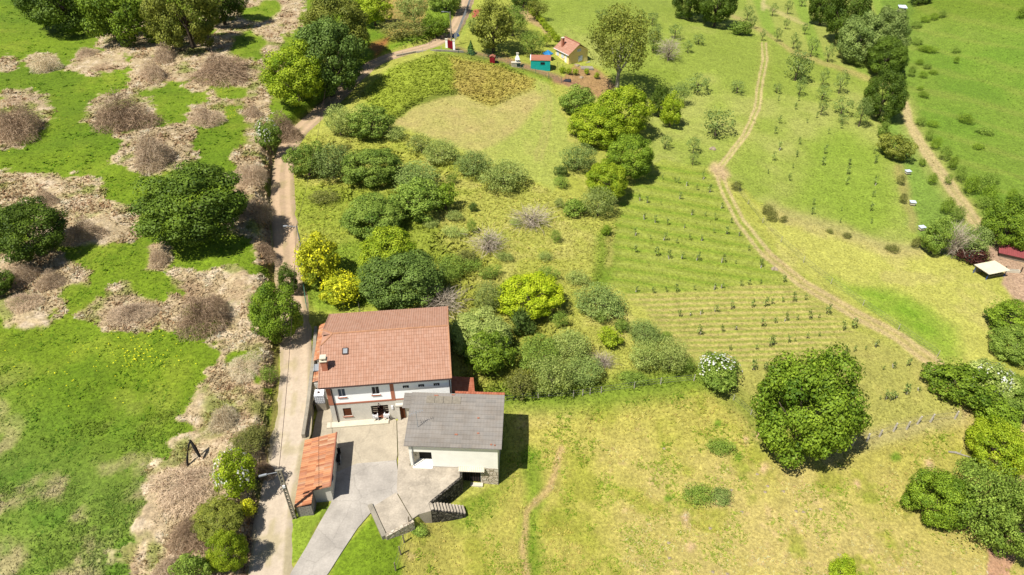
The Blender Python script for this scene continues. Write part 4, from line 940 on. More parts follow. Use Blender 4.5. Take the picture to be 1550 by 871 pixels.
T_((782, 510, 850, 562), 'Mm', 'mid', 'olive tinted scrub bush in the overgrown corner', 'shrub', 'shrub', clear=0)
T_((832, 498, 892, 548), 'Mm', 'pale', 'pale feathery bush at the top of the overgrown corner', 'shrub', 'shrub', clear=0)
T_((806, 540, 866, 600), 'Mm', 'pale', 'lowest pale bush of the overgrown corner by the field fence', 'shrub', 'shrub', clear=0)
T_((850, 536, 912, 586), 'Mm', 'apple', 'right hand pale bush of the overgrown corner', 'shrub', 'shrub', clear=0)
T_((764, 560, 812, 606), 'Sm', 'scrub', 'dull brownish scrub beside the barn shadow', 'shrub', 'shrub', clear=0)
T_((874, 430, 946, 484), 'Mm', 'apple', 'wide grey green bush between scrub and striped orchard', 'shrub', 'shrub', clear=0)
T_((904, 494, 944, 528), 'S', 'bright', 'compact bright green bush left of the pale bush pair', 'shrub', 'shrub', clear=0)
T_((930, 482, 952, 504), 'S', 'mid', 'little bush above the compact bright green bush', 'shrub', 'shrub', clear=0)
T_((950, 486, 1002, 524), 'Mm', 'apple', 'smaller upper bush of the pale bush group under the striped orchard', 'shrub', 'shrub', clear=0)
T_((954, 516, 1000, 564), 'Mm', 'pale', 'left one of the lower pale bush pair', 'shrub', 'shrub', clear=0)
T_((990, 512, 1042, 566), 'Mm', 'pale', 'right one of the lower pale bush pair', 'shrub', 'shrub', clear=0)
T_((896, 530, 932, 558), 'T', 'twig', 'bare grey shrub with a visible stem between the bushes', 'shrub', 'bare_shrub', clear=.4)
T_((1053, 533, 1122, 590), 'M', 'mid', 'white flowering bush left of the big round field tree', 'shrub', 'shrub', clear=0, flowers='blossom')
T_((1144, 528, 1306, 702), 'L', 'oak', 'huge round green tree standing alone in the field', clear=.02)
# clump in the centre
T_((892, 16, 988, 112), 'Lm', 'olive', 'tall airy tree with pale trunk beside the yellow cabin', clear=.8, bark='pale_bark')
T_((846, 132, 902, 172), 'M', 'mid', 'grey green bush at the top left of the central tree clump', 'shrub', 'shrub', clear=0)
T_((862, 158, 948, 222), 'L', 'bright', 'left lobe tree of the bright central clump', clear=.02)
T_((896, 128, 986, 214), 'L', 'bright', 'tallest bright tree of the central clump', clear=.02)
T_((914, 204, 992, 272), 'L', 'oak', 'darker green tree below the bright central pair', clear=.05)
T_((884, 244, 952, 304), 'L', 'bright', 'lowest bright tree of the central clump', clear=.02)
T_((850, 218, 902, 262), 'Mm', 'apple', 'greyish bush on the left flank of the central clump', 'shrub', 'shrub', clear=0)
T_((882, 284, 930, 332), 'Mm', 'pale', 'pale khaki bush at the foot of the central clump', 'shrub', 'shrub', clear=0)
T_((852, 300, 886, 330), 'S', 'mid', 'small green bush left of the pale khaki bush', 'shrub', 'shrub', clear=0)
T_((840, 250, 858, 268), 'S', 'blue', 'tiny dark bush at the meadow edge, upper of two', 'shrub', 'shrub', clear=0)
T_((836, 266, 862, 286), 'Sm', 'mid', 'tiny pale bush at the meadow edge, lower of two', 'shrub', 'shrub', clear=0)
T_((984, 130, 1016, 180), 'M', 'oakd', 'darker one of two close trees right of the central clump', clear=.05)
T_((1000, 144, 1034, 194), 'M', 'bright', 'brighter one of two close trees right of the central clump', clear=.05)
# cabin garden
T_((714, 4, 778, 72), 'M', 'olive', 'largest tree in the cabin garden', clear=.3)
T_((752, 10, 800, 50), 'Mm', 'mid', 'lighter tree behind the largest cabin garden tree', clear=.3)
T_((786, 48, 824, 82), 'Mm', 'mid', 'round fruit tree left of the cabin', clear=.25)
T_((820, 50, 836, 68), 'Sm', 'bright', 'tiny young tree next to the cabin chimney', clear=.4)
T_((798, 0, 828, 26), 'Sm', 'olive', 'thin small tree near the garden top path', clear=.5)
T_((704, 28, 724, 46), 'Sm', 'pale', 'small pale bush left of the largest cabin garden tree', 'shrub', 'shrub', clear=0)
T_((770, -16, 815, 10), 'M', 'oakd', 'dark garden tree cut by the top edge', clear=.3)
# top right woods
T_((1018, -50, 1078, 28), 'L', 'oakd', 'dark woodland tree at the top edge, left one', clear=.05)
T_((1060, -40, 1116, 40), 'L', 'oakd', 'dark woodland tree at the top edge, right one beside the orchard', clear=.05)
T_((1108, 30, 1136, 54), 'S', 'mid', 'lone bush at the corner below the dark woodland trees', 'shrub', 'shrub', clear=0)
T_((1226, -40, 1274, 44), 'L', 'oakd', 'first dark tree of the valley row, touching the top edge', clear=.05)
T_((1250, -34, 1316, 70), 'L', 'oakd', 'tall dark tree in the upper valley row', clear=.05)
T_((1268, 22, 1340, 96), 'L', 'apple', 'grey green willow like tree in the valley row, upper left one', clear=.02)
T_((1304, 12, 1376, 92), 'L', 'apple', 'grey green willow like tree in the valley row, upper right one', clear=.02)
T_((1312, 56, 1376, 116), 'L', 'oakd', 'dark olive tree below the grey green willows', clear=.02)
T_((1310, 108, 1370, 182), 'L', 'oakd', 'dark tree at the lower end of the valley row', clear=.03)
T_((1328, 184, 1348, 210), 'S', 'mid', 'small bush under the last dark valley tree', 'shrub', 'shrub', clear=0)
T_((1332, 203, 1380, 242), 'M', 'olive', 'round olive tree alone by the right hand track', clear=.1)
T_((1294, 148, 1320, 188), 'Sm', 'apple', 'spindly pale tree left of the last dark valley tree', clear=.4)
T_((1378, -22, 1412, 6), 'M', 'oakd', 'dark tree cut by the top edge next to the pale roof', clear=.05)
T_((1398, 332, 1440, 388), 'M', 'mid', 'green bush on the left of the hollow by the sheds', 'shrub', 'shrub', clear=0)
T_((1428, 328, 1472, 388), 'T', 'twig', 'bare grey tree between the bushes near the sheds', 'tree', 'bare_tree', clear=.1)
T_((1450, 342, 1498, 390), 'Mm', 'apple', 'pale green bush beside the track near the sheds', 'shrub', 'shrub', clear=0)
T_((1446, 372, 1496, 398), 'S', 'red', 'dark red leaved bush near the cream shed roof', 'shrub', 'shrub', clear=0)
T_((1494, 298, 1572, 380), 'L', 'oak', 'dense tree at the right edge behind the red roof', clear=.02)
T_((1498, 458, 1570, 502), 'M', 'oak', 'upper bright tree of the right edge hedge', clear=.05)
T_((1502, 490, 1580, 552), 'L', 'mid', 'grey green tree of the right edge hedge below the bright one', clear=.02)
T_((1412, 546, 1506, 616), 'M', 'oak', 'dark round tree where the long track ends', clear=.02)
T_((1466, 546, 1532, 606), 'M', 'pale', 'white blossoming tree in the right edge hedge', clear=.02, flowers='blossom')
T_((1490, 560, 1580, 632), 'L', 'mid', 'mid green tree at the right edge beside the white blossom', clear=.02)
T_((1474, 596, 1550, 646), 'M', 'oak', 'green tree below the white blossom at the right edge', clear=.02)
T_((1466, 634, 1552, 716), 'L', 'bright', 'yellow green tree at the right edge above the lower thicket', clear=.02)
T_((1378, 708, 1468, 800), 'L', 'oak', 'left dark lobe of the lower right thicket', clear=.0)
T_((1432, 704, 1540, 820), 'Lm', 'mid', 'grey green middle of the lower right thicket', clear=.0)
T_((1490, 730, 1590, 845), 'L', 'mid', 'lower right corner tree above the earth path', clear=.02)
# bottom left hedge
T_((326, 680, 386, 756), 'M', 'bright', 'bright bush with white blossom on the bank by the street lamp pole', 'shrub', 'shrub', clear=0, flowers='blossom')
T_((348, 650, 398, 692), 'Mm', 'scrub', 'dark scrubby bush on the bank above the bright bush', 'shrub', 'shrub', clear=0)
T_((292, 756, 368, 818), 'L', 'olive', 'olive hedge bush on the lane bank in the lower left', 'shrub', 'shrub', clear=0)
T_((316, 790, 372, 880), 'L', 'bright', 'bright hedge bush at the bottom edge beside the lane', 'shrub', 'shrub', clear=0)
T_((262, 838, 322, 900), 'M', 'mid', 'small green bush cut by the bottom edge left of the lane hedge', 'shrub', 'shrub', clear=0)
T_((362, 756, 388, 784), 'S', 'yellow', 'tiny yellow flowering bush on the bank under the lamp', 'shrub', 'shrub', clear=0, flowers='yflower')
T_((386, 180, 424, 232), 'M', 'mid', 'white flowering hedge bush at the lane bend', 'shrub', 'shrub', clear=0, flowers='blossom')
T_((372, 640, 404, 672), 'Sm', 'scrub', 'little olive weed bush on the lane bank opposite the garage', 'shrub', 'shrub', clear=0, trunk=False)
T_((395, 545, 420, 590), 'Sm', 'mid', 'thin green weeds hanging on the lane bank', 'shrub', 'shrub', clear=0, trunk=False)
T_((1036, 734, 1080, 764), 'Sm', 'mid', 'low shrub in the dry field, larger of the pair', 'shrub', 'shrub', clear=0, trunk=False)
T_((1074, 740, 1110, 766), 'Sm', 'apple', 'low shrub in the dry field, smaller of the pair', 'shrub', 'shrub', clear=0, trunk=False)
T_((1074, 662, 1108, 692), 'Sm', 'mid', 'flat weedy clump high in the dry field', 'shrub', 'shrub', clear=0, trunk=False)
T_((1252, 844, 1296, 886), 'M', 'bright', 'bright bush at the bottom edge of the dry field', 'shrub', 'shrub', clear=0)
T_((622, 796, 646, 808), 'S', 'mid', 'small leafy plant at the slab corner', 'shrub', 'shrub', clear=0, trunk=False)
T_((1455, 700, 1500, 716), 'Sm', 'mid', 'low weeds between yellow green tree and thicket', 'shrub', 'shrub', clear=0, trunk=False)
T_((778, 306, 832, 348), 'T', 'twig', 'bare silver shrub in the middle of the meadow', 'shrub', 'bare_shrub', clear=0)
T_((712, 342, 766, 386), 'T', 'twig', 'bare buff shrub in the scrub above the lime tree', 'shrub', 'bare_shrub', clear=0)
T_((636, 426, 702, 482), 'T', 'twig', 'bare brown shrub tangled behind the farmhouse ridge', 'shrub', 'bare_shrub', clear=0)
# small bushes scattered in the middle meadow
MEADOW = [(664, 384, 704, 420, 'mid'), (690, 376, 722, 402, 'scrub'), (668, 402, 698, 430, 'mid'), (730, 352, 750, 374, 'pale'), (710, 306, 722, 322, 'blue'), (706, 332, 722, 354, 'mid'), (832, 348, 850, 368, 'mid'), (818, 402, 844, 426, 'mid'), (858, 408, 892, 434, 'pale'), (814, 380, 836, 396, 'pale'), (838, 300, 856, 316, 'pale'), (910, 340, 926, 358, 'oak'), (676, 262, 692, 280, 'mid'), (640, 330, 664, 346, 'pale'), (674, 318, 700, 336, 'pale'), (750, 380, 776, 398, 'pale'), (728, 400, 756, 424, 'mid'), (470, 290, 512, 306, 'scrub'), (506, 220, 530, 230, 'scrub'), (790, 484, 812, 508, 'blue'), (836, 470, 858, 500, 'mid'), (900, 470, 920, 492, 'mid'), (1000, 500, 1018, 516, 'mid'), (1030, 540, 1052, 566, 'mid'), (938, 562, 976, 582, 'mid'), (672, 340, 704, 362, 'pale'), (700, 390, 730, 412, 'mid'), (770, 330, 790, 344, 'pale')]
MEADOW_L = {'mid': 'little green bush scattered in the rough meadow behind the farmhouse', 'pale': 'little pale bush scattered in the rough meadow behind the farmhouse', 'scrub': 'little brownish bush scattered in the rough meadow behind the farmhouse', 'blue': 'little dark bush scattered in the rough meadow behind the farmhouse', 'oak': 'little bright bush at the edge of the green orchard'}
for a, b, c, d, k in MEADOW:
    T_((a, b, c, d), 'S' if k in ('blue', 'oak') else 'Sm', k, MEADOW_L[k], 'shrub', 'shrub', 'small bushes in the meadow: '+k, clear=0, trunk=False)
# hedge and gorse on the right slope
SLOPE = [(1376, 30, 1398, 44), (1392, 22, 1410, 36), (1405, 18, 1424, 32), (1378, 55, 1400, 70), (1388, 66, 1412, 80), (1398, 68, 1420, 82), (1434, 40, 1452, 54), (1452, 55, 1468, 66), (1440, 70, 1456, 82), (1466, 74, 1484, 84), (1442, 84, 1454, 98),
 (1384, 88, 1400, 100), (1396, 94, 1412, 106), (1390, 106, 1406, 120), (1404, 104, 1422, 114), (1372, 98, 1388, 118), (1366, 112, 1374, 128), (1386, 128, 1400, 138), (1376, 130, 1392, 142), (1390, 136, 1408, 150), (1402, 148, 1424, 160), (1384, 175, 1404, 192), (1402, 180, 1424, 194),
 (1448, 170, 1476, 188), (1476, 188, 1506, 206), (1470, 215, 1492, 228), (1538, 8, 1558, 30), (1412, 4, 1440, 20), (1418, 14, 1436, 28)]
for i, (a, b, c, d) in enumerate([e for k, e in enumerate(SLOPE) if k not in (6, 7, 9, 16, 18, 20, 27)]):
    a, b, c, d = a+2, b+2, c-2, d-1
    T_((a, b, c, d), 'Sm', 'oak' if i % 3 else 'mid', 'low gorse bush on the far right hillside' if i % 3 else 'low green bush on the far right hillside', 'shrub', 'shrub', 'gorse bushes on the far right hillside' if i % 3 else 'green bushes on the far right hillside', clear=0, trunk=False)
HED = [(1400, 196, 1414, 214), (1410, 208, 1424, 228), (1422, 220, 1440, 244), (1436, 236, 1452, 258), (1446, 252, 1466, 276), (1458, 266, 1482, 296), (1474, 262, 1502, 296), (1486, 280, 1512, 312), (1496, 262, 1514, 280), (1524, 286, 1540, 304), (1478, 296, 1500, 318), (1390, 240, 1402, 252), (1430, 262, 1442, 282), (1424, 300, 1446, 326), (1440, 312, 1462, 336), (1404, 262, 1420, 280)]
for i, (a, b, c, d) in enumerate(HED):
    T_((a, b, c, d), 'Sm', 'oak' if i % 2 else 'mid', 'bushy hedge clump bordering the right hand track', 'shrub', 'shrub', 'hedge clumps along the right hand track', clear=0, trunk=False)
for a, b, c, d in [(1152, 308, 1172, 326), (1160, 318, 1178, 336), (1180, 326, 1192, 338), (1250, 346, 1262, 354), (1275, 352, 1290, 362), (1340, 370, 1362, 382), (1108, 274, 1124, 290), (1358, 262, 1370, 284), (1362, 290, 1374, 312), (1380, 356, 1394, 380)]:
    T_((a, b, c, d), 'Sm', 'scrub', 'dry weed clump along the terrace edge below the upper orchard', 'shrub', 'shrub', 'weed clumps on the terrace edge', clear=0, trunk=False)
# hedge by the cabin path, topiary, conifer
for k in range(9):
    u, v = 806+k*4.6, 18+k*5.1
    T_((u-5, v-6, u+6, v+5), 'S', 'bright', 'clipped hedge plant in the row climbing behind the cabin', 'hedge', 'hedge_plant', 'hedge row behind the cabin', clear=0, trunk=False)
for k, (u, v) in enumerate([(851.5, 106), (861.5, 108), (871, 109), (888, 108), (903.5, 114.5)]):
    T_((u-4.4, v-5, u+4.4, v+5), 'S', 'bright', 'small clipped round shrub on the soil slope below the cabin', 'shrub', 'shrub', 'clipped round shrubs below the cabin', clear=.1)
p = at(713, 82)
co = empty('conifer', p, 0, 'small pointed conifer inside the garden fence near the red gate', 'tree')
rg = np.random.default_rng(5); n = 900; h = rg.random(n)**.7; a = rg.uniform(0, 6.28, n); r = (1-h)*rg.uniform(.5, 1.05, n)*(1+.2*np.sin(h*40))
V, Fq, Tn = leaf_quads(np.stack([np.cos(a)*r*.95, np.sin(a)*r*.95, .15+h*2.5], 1), np.stack([np.cos(a), np.sin(a), .5+0*a], 1)+.4*rand_unit(n, rg), .26*rg.uniform(.6, 1.2, n), rg.random(n), rg)
link(bpy.data.objects.new('crown', npmesh('needle_crown', V, Fq, Tn, [LM['con']])), co); MB().tube([(0, 0, -.1), (0, 0, 2.3)], [.08, .02], 6).build('trunk', M['bark'], co)
# ------------------------------------------------------------------ bramble mounds
BR = [((136, 138, 226, 198), 'brambled', 'large dark bramble mound with a green middle in the upper straw patch'), ((192, 196, 262, 250), 'bramble', 'purple brown bramble mound above the lone dark tree'), ((284, 158, 334, 190), 'bramble', 'small pale bramble mound among green patches near the top left'),
 ((262, 424, 346, 500), 'brambled', 'tallest brown bramble mound, on the straw patch left of the dense lane tree'), ((160, 450, 226, 494), 'bramble', 'flat grey brown bramble mound at the upper edge of the green field'), ((46, 272, 82, 310), 'bramble', 'small brown bramble mound on the left straw patch'),
 ((94, 316, 150, 366), 'bramble', 'brown bramble mound right of the left edge tree'), ((-20, 142, 56, 206), 'brambled', 'dark bramble mound cut by the left edge near the top'), ((282, 76, 382, 122), 'brambled', 'long bramble bank below the top trees'),
 ((206, 84, 250, 120), 'bramble', 'brown bramble mound below the olive green lumpy tree'), ((228, 66, 266, 92), 'bramble', 'reddish brown bramble tuft at the foot of the olive green lumpy tree'), ((0, 392, 52, 432), 'bramble', 'pale bramble mound under the left edge tree'),
 ((52, 400, 92, 436), 'bramble', 'greyish bramble mound right of the left edge tree shade'), ((4, 436, 58, 472), 'bramble', 'bramble mound at the left edge just above the green field'), ((218, 366, 254, 400), 'bramble', 'small bramble mound below the lone dark tree'),
 ((226, 704, 334, 762), 'bramble', 'wide brown bramble mound beside the blackened dead trunk'), ((246, 760, 316, 832), 'brambled', 'dark bramble mound left of the olive hedge bush'), ((216, 812, 280, 884), 'bramble', 'bramble mound cut by the bottom edge'),
 ((396, 148, 452, 208), 'brambled', 'brown bramble bush at the lane bend above the white flowering bush'), ((352, 226, 400, 276), 'bramble', 'bramble mound on the lane bank at the bend'), ((362, 270, 410, 330), 'bramble', 'long bramble mound on the lane bank below the bend'),
 ((376, 330, 414, 400), 'brambled', 'straggly bramble strip hanging over the lane'), ((366, 150, 396, 178), 'bramble', 'small bramble tuft left of the lane bend'), ((44, 80, 86, 108), 'straw', 'pale dead grass hummock in the upper left field'),
 ((352, 300, 378, 330), 'bramble', 'tiny bramble tuft right of the lone dark tree'), ((376, 676, 412, 724), 'brambled', 'brown brambles on the bank behind the street lamp head'), ((310, 604, 360, 650), 'straw', 'pale tangled dead grass mound near the lane bank'),
 ((340, 540, 400, 560), 'straw', 'low dead grass mound beside the dense lane tree'), ((110, 70, 150, 86), 'bramble', 'thin bramble strip in the shade of the top edge trees'), ((372, 432, 402, 462), 'bramble', 'small bramble mound left of the dense lane tree')]
for (bxx, k, lab) in BR:
    p, R, Rz, zc = fit(*bxx, 0, .2); Rz = min(2*Rz, R*1.25)
    o = inst('bramble_mound', pick('B'), LM[k], None, (p.x, p.y, p.z+.02*Rz), (R*.9, R*.9, Rz), random.uniform(0, 6.28)); tag(o, lab, 'bramble')
# green growth on the big mound
T_((160, 156, 190, 172), 'Sm', 'scrub', 'green regrowth in the middle of the large dark bramble mound', 'shrub', 'shrub', clear=0, trunk=False); T_((280, 462, 316, 480), 'Sm', 'olive', 'olive regrowth on the tallest bramble mound', 'shrub', 'shrub', clear=0, trunk=False)
# ------------------------------------------------------------------ orchard saplings and apple trees
SAP = []
for k in range(5):
    rg = np.random.default_rng(200+k); n = 46
    h = rg.uniform(.35, 1, n); a = rg.uniform(0, 6.28, n); r = .24*(1-.6*np.abs(h-.6))*rg.random(n)**.5
    P = np.stack([np.cos(a)*r, np.sin(a)*r, h], 1)
    V, Fq, Tn = leaf_quads(P, rand_unit(n, rg), .13*rg.uniform(.6, 1.3, n), rg.random(n), rg)
    b = MB().tube([(0, 0, -.05), (.01, 0, .5), (0, .02, .95)], [.022, .016, .006], 4, cap=False)
    V2 = np.array(b.v); F2 = np.array(b.f)+len(V)
    SAP.append(npmesh('sapling', np.r_[V, V2], np.r_[Fq, F2], np.r_[Tn, np.full(len(V2), .1)], [LM['apple'], M['bark']]))
    SAP[-1].polygons.foreach_set('material_index', np.r_[np.zeros(len(Fq), int), np.ones(len(F2), int)])
stake_me = MB().box(-.045, .045, -.045, .045, -.1, .75).mesh('tree_guard', M['stake_white'])
def saplings(pts, h0, label, group, guard=.3):
    for u, v in pts:
        p = at(u, v); h = h0*random.uniform(.38, .98)
        o = bpy.data.objects.new('sapling', random.choice(SAP)); link(o); o.location = p; o.scale = (h*.85, h*.85, h); o.rotation_euler = (random.uniform(-.06, .06), random.uniform(-.06, .06), random.uniform(0, 6))
        tag(o, label, 'sapling', group)
        if random.random() < guard:
            g = bpy.data.objects.new('tree_guard', stake_me); link(g, o); g.location = (random.uniform(.05, .15), -.1, 0); s = random.uniform(.5, 1)/h; g.scale = (1.2/h, 1.2/h, s); g.rotation_euler = (random.uniform(-.2, .2), random.uniform(-.3, .3), 0)
GRN = [(1003, 272), (1021, 277), (1026, 278), (1040, 282), (1054, 288), (1073, 292), (1063, 271), (967, 304), (979, 308), (1000, 310), (1029, 302), (1048, 326), (1067, 328), (1092, 316), (975, 332), (992, 338), (1010, 341), (1036, 346), (1082, 334), (1106, 338), (961, 356), (984, 362), (1006, 365), (1024, 369), (1044, 364), (1061, 365), (1080, 354), (1099, 355), (1119, 358), (961, 383), (993, 388), (1013, 392), (1032, 393), (1056, 395), (1094, 398), (1113, 400), (1151, 405), (1133, 380), (963, 443), (988, 445), (1008, 443), (1023, 443), (1050, 440), (1081, 438), (1093, 437), (1121, 434), (1133, 432), (1151, 430), (1186, 428)]
STR = [(1028, 480), (1045, 478), (1061, 476), (1083, 473), (1106, 469), (1138, 466), (1158, 465), (1168, 461), (1184, 458), (1058, 508), (1093, 503), (1113, 500), (1153, 495), (1173, 490), (1189, 486), (1104, 531), (1144, 530), (1164, 525), (1169, 523), (1193, 520), (1206, 485), (1225, 484), (1239, 482), (1251, 476), (1200, 457), (1218, 455), (1203, 518), (1221, 513), (1239, 510), (1276, 501), (1291, 498), (1139, 561), (1157, 560)]
FLD = [(1252, 542), (1278, 536), (1292, 533), (1309, 530), (1325, 527), (1336, 561), (1352, 558), (1372, 555), (1331, 606), (1339, 606), (1355, 604), (1370, 598), (1391, 593), (1410, 588), (1347, 608)]
saplings(GRN, 1.7, 'little sapling in a row of the mown green orchard left of the two rut track', 'saplings in the green orchard', .45)
saplings(STR, 1.8, 'little sapling among the straw striped rows of the lower orchard', 'saplings in the striped orchard', .35)
saplings(FLD, 1.8, 'little sapling in the dry plot right of the huge round tree', 'saplings in the dry plot', .4)
UPT = [(215, 70), (200, 130), (180, 200), (160, 270), (345, 185), (355, 120), (490, 180), (478, 235), (473, 290), (447, 435), (440, 500), (630, 290), (632, 170), (620, 360), (607, 435), (610, 505), (625, 120), (70, 160), (45, 230), (285, 455), (290, 400)]
UP2 = [(475, 515), (530, 580), (575, 555), (630, 630), (380, 630), (400, 580), (480, 740), (400, 705), (730, 775), (850, 770), (395, 475), (490, 475), (690, 605)]
saplings([(1150+a/3.63, 200+b/3.63) for a, b in UPT]+[(1050+a/3.1, b/3.1) for a, b in UP2], 1.9, 'tiny sapling in the open rows between the two rut track and the valley trees', 'saplings on the upper slope', .1)
def apples(L, label, group, mt='apple', shp='A'):
    for a, b, c, d in L: T_((a, b, c, d), shp, mt, label, 'tree', 'fruit_tree', group, clear=.35)
apples([(1062, 164, 1112, 204), (1038, 112, 1078, 138), (1104, 122, 1130, 140), (1188, 80, 1230, 118), (1028, 66, 1050, 84), (1008, 60, 1030, 80), (1054, 108, 1070, 130), (1000, 45, 1030, 62), (1046, 195, 1066, 218), (1000, 205, 1018, 222), (1038, 226, 1058, 246)][:4], 'open crowned old apple tree on the hill slope above the green orchard', 'old apple trees on the hill')
apples([(1012, 36, 1034, 56), (978, 18, 998, 36), (1048, 52, 1068, 66), (1034, 62, 1050, 78), (1040, 206, 1062, 230), (998, 204, 1018, 224), (1042, 230, 1058, 248), (964, 16, 978, 32), (900, 14, 922, 28)], 'sparse little fruit tree scattered on the hill slope right of the cabin', 'sparse fruit trees on the hill')
T_((996, 52, 1032, 88), 'T', 'twig', 'bare pale fruit tree beside the tall airy tree', 'tree', 'bare_tree', clear=.3); T_((978, 34, 1004, 80), 'Sm', 'apple', 'grey green fruit tree close right of the tall airy tree', 'tree', 'fruit_tree', clear=.25)
T_((1016, 126, 1044, 158), 'Sm', 'apple', 'pale fruit tree above the two close trees', 'tree', 'fruit_tree', clear=.3)
UPO = [(1202, 86, 1230, 118), (1240, 104, 1256, 128), (1236, 130, 1258, 150), (1238, 150, 1254, 172), (1262, 146, 1292, 172), (1264, 108, 1286, 138), (1204, 118, 1222, 142), (1268, 172, 1284, 186), (1170, 126, 1184, 140)]
apples(UPO, 'orchard tree standing in the rows below the valley trees', 'orchard trees on the upper slope', 'apple', 'A')
apples([(1172, 40, 1184, 64), (1196, 48, 1210, 74), (1204, 62, 1214, 76), (1222, 54, 1240, 84), (1248, 64, 1264, 94), (1164, 6, 1178, 22), (1124, 8, 1142, 28), (1132, 22, 1146, 40), (1188, 0, 1200, 20), (1150, 46, 1160, 60), (1214, 34, 1226, 50), (1186, 26, 1196, 44), (1208, -6, 1222, 8)], 'orchard tree in the far rows beyond the crest line', 'orchard trees beyond the crest', 'apple', 'A')
# ------------------------------------------------------------------ poles, lamps, fences
def top_h(u, v0, v1):
    p = at(u, v0); h = 5.0
    for _ in range(6):
        vv = proj(p.x, p.y, p.z+h)[1]; h *= 1+(vv-v1)/max(v0-vv, 1)*1.0
    return p, h
p, h = top_h(446, 785, 712)
sl = empty('lattice_pole', p, .2, 'tall slotted concrete pole with a street lamp beside the garage', 'street lamp')
m = MB()
for s in (-1, 1): m.prism([(s*.13-.04, -.09), (s*.13+.04, -.09), (s*.13+.04, .09), (s*.13-.04, .09)], -.3, h)
for k in range(14): m.box(-.09, .09, -.07, .07, .2+k*h/14, .38+k*h/14)
m.build('pole', M['old_concrete'], sl); MB().tube([(0, 0, h-.2), (-1.0, -.2, h-.05)], .035, 6).build('lamp_arm', M['zinc'], sl); MB().box(-.3, .3, -.08, .08, h, h+.06).build('pole_cap', M['old_concrete'], sl)
MB().prism([(-1.6, -.34), (-.98, -.28), (-.98, -.12), (-1.6, -.2)], h-.1, h+.02).build('lamp_head', M['zinc'], sl)
bx('junction_box', 'white_plastic', sl, -.1, .12, -.2, -.115, h-2.2, h-1.9)
TOP = sl.location+Vector((0, 0, h))
def lamp(u, v0, v1, label, arm, m='zinc', name='street_lamp', r=.09):
    p, h = top_h(u, v0, v1); o = empty(name, p, 0, label, 'street lamp' if arm else 'pole')
    MB().tube([(0, 0, -.3), (0, 0, h*.85), (0, 0, h)], [r, r*.8, r*.7], 8).build('pole', M[m], o)
    if arm:
        MB().tube([(0, 0, h-.2), (-arm*.5, -.1, h), (-arm, -.15, h+.05)], .04, 6).build('lamp_arm', M['zinc'], o); MB().prism([(-arm-.5, -.28), (-arm, -.25), (-arm, -.05), (-arm-.5, -.08)], h, h+.12).build('lamp_head', M['zinc'], o)
    else: MB().box(-.35, .35, -.04, .04, h-.35, h-.27).build('crossbar', M[m], o)
    return p+Vector((0, 0, h))
P2 = lamp(460, 392, 342, 'curved street lamp between lane and larger yellow tree', 1.1)
P3 = lamp(501, 160, 122, 'plain wooden pole at the shaded lane bend', 0, 'old_wood', 'utility_pole', .12)
P4 = lamp(684, 70, 18, 'street lamp on a tall grey pole beside the red gate', 1.2, 'old_concrete', r=.13)
def cable(A, B, sag, label):
    pts = [A.lerp(B, k/14)-Vector((0, 0, sag*4*(k/14)*(1-k/14))) for k in range(15)]
    tag(MB().tube([tuple(q) for q in pts], .022, 4).build('overhead_cable', M['iron']), label, 'cable')
cable(TOP, P2, .9, 'overhead cable following the lane from slotted pole to curved lamp'); cable(P2, P3, 1.0, 'overhead cable from curved lamp to the wooden pole'); cable(P3, P4, 1.2, 'overhead cable from the wooden pole to the gate lamp')
def fence(pts, label, hgt_=1.1, m='stake_white', r=.06, wires=3, step=None, net=None, name='wire_fence', wm='wire'):
    P = [at(u, v) for u, v in pts]
    if step:
        Q = resample(np.array([tuple(q) for q in P]), step); P = [Vector((x, y, Z(x, y))) for x, y, _ in Q]
    o = empty(name, P[0], 0, label, 'fence'); loc = [q-P[0] for q in P]
    for q in loc:
        t = Vector((random.uniform(-.08, .08), random.uniform(-.08, .08), hgt_*random.uniform(.9, 1.08)))
        MB().tube([tuple(q-Vector((0, 0, .25))), tuple(q+t)], [r, r*.85], 5).build('post', M[m], o)
    b = MB()
    for k in range(wires):
        z = hgt_*(.25+.7*k/max(wires-1, 1)); b.tube([tuple(q+Vector((0, 0, z))) for q in loc], .012, 3, cap=False)
    if wires: b.build('wire', M[wm], o)
    if net:
        b = MB()
        for a, c in zip(loc[:-1], loc[1:]):
            n = max(1, int((c-a).length/.22))
            for k in range(n): q = a.lerp(c, k/n); b.tube([tuple(q), tuple(q+Vector((0, 0, hgt_)))], .016, 3, cap=False)
            for k in range(6): b.tube([tuple(a+Vector((0, 0, hgt_*k/5))), tuple(c+Vector((0, 0, hgt_*k/5)))], .016, 3, cap=False)
        b.build('netting', M[net], o)
    return o
fence([(1266, 684), (1290, 674), (1312, 668), (1331, 661), (1352, 653), (1372, 650), (1388, 642), (1408, 639), (1445, 634)], 'weathered post fence between the dry plot and the lower field', 1.2, r=.11, wires=2)
fence([(758, 610), (790, 606), (815, 604), (830, 602), (868, 601), (882, 599), (893, 597), (910, 595), (960, 588), (1000, 582), (1050, 577)], 'short post and wire fence under the overgrown corner', 1.0, r=.05)
fence([(1082, 588), (1110, 606), (1136, 628), (1160, 655)], 'thin wire fence from the white flowering bush to the huge tree', .9, r=.04)
fence([(619, 795), (612, 822), (607, 840), (599, 864)], 'leaning wooden post fence below the rough slab', 1.25, 'old_wood', .07, wires=2)
fence([(457, 398), (459, 425), (462, 448), (466, 474)], 'green netting fence along the garden side of the lane', 1.3, 'old_concrete', .04, 0, 1.5, 'net_green', 'netting_fence')
fence([(512, 424), (524, 432), (540, 450), (545, 472)], 'garden netting fence behind the yellow trees', 1.0, 'old_concrete', .04, 2, None, None, 'netting_fence')
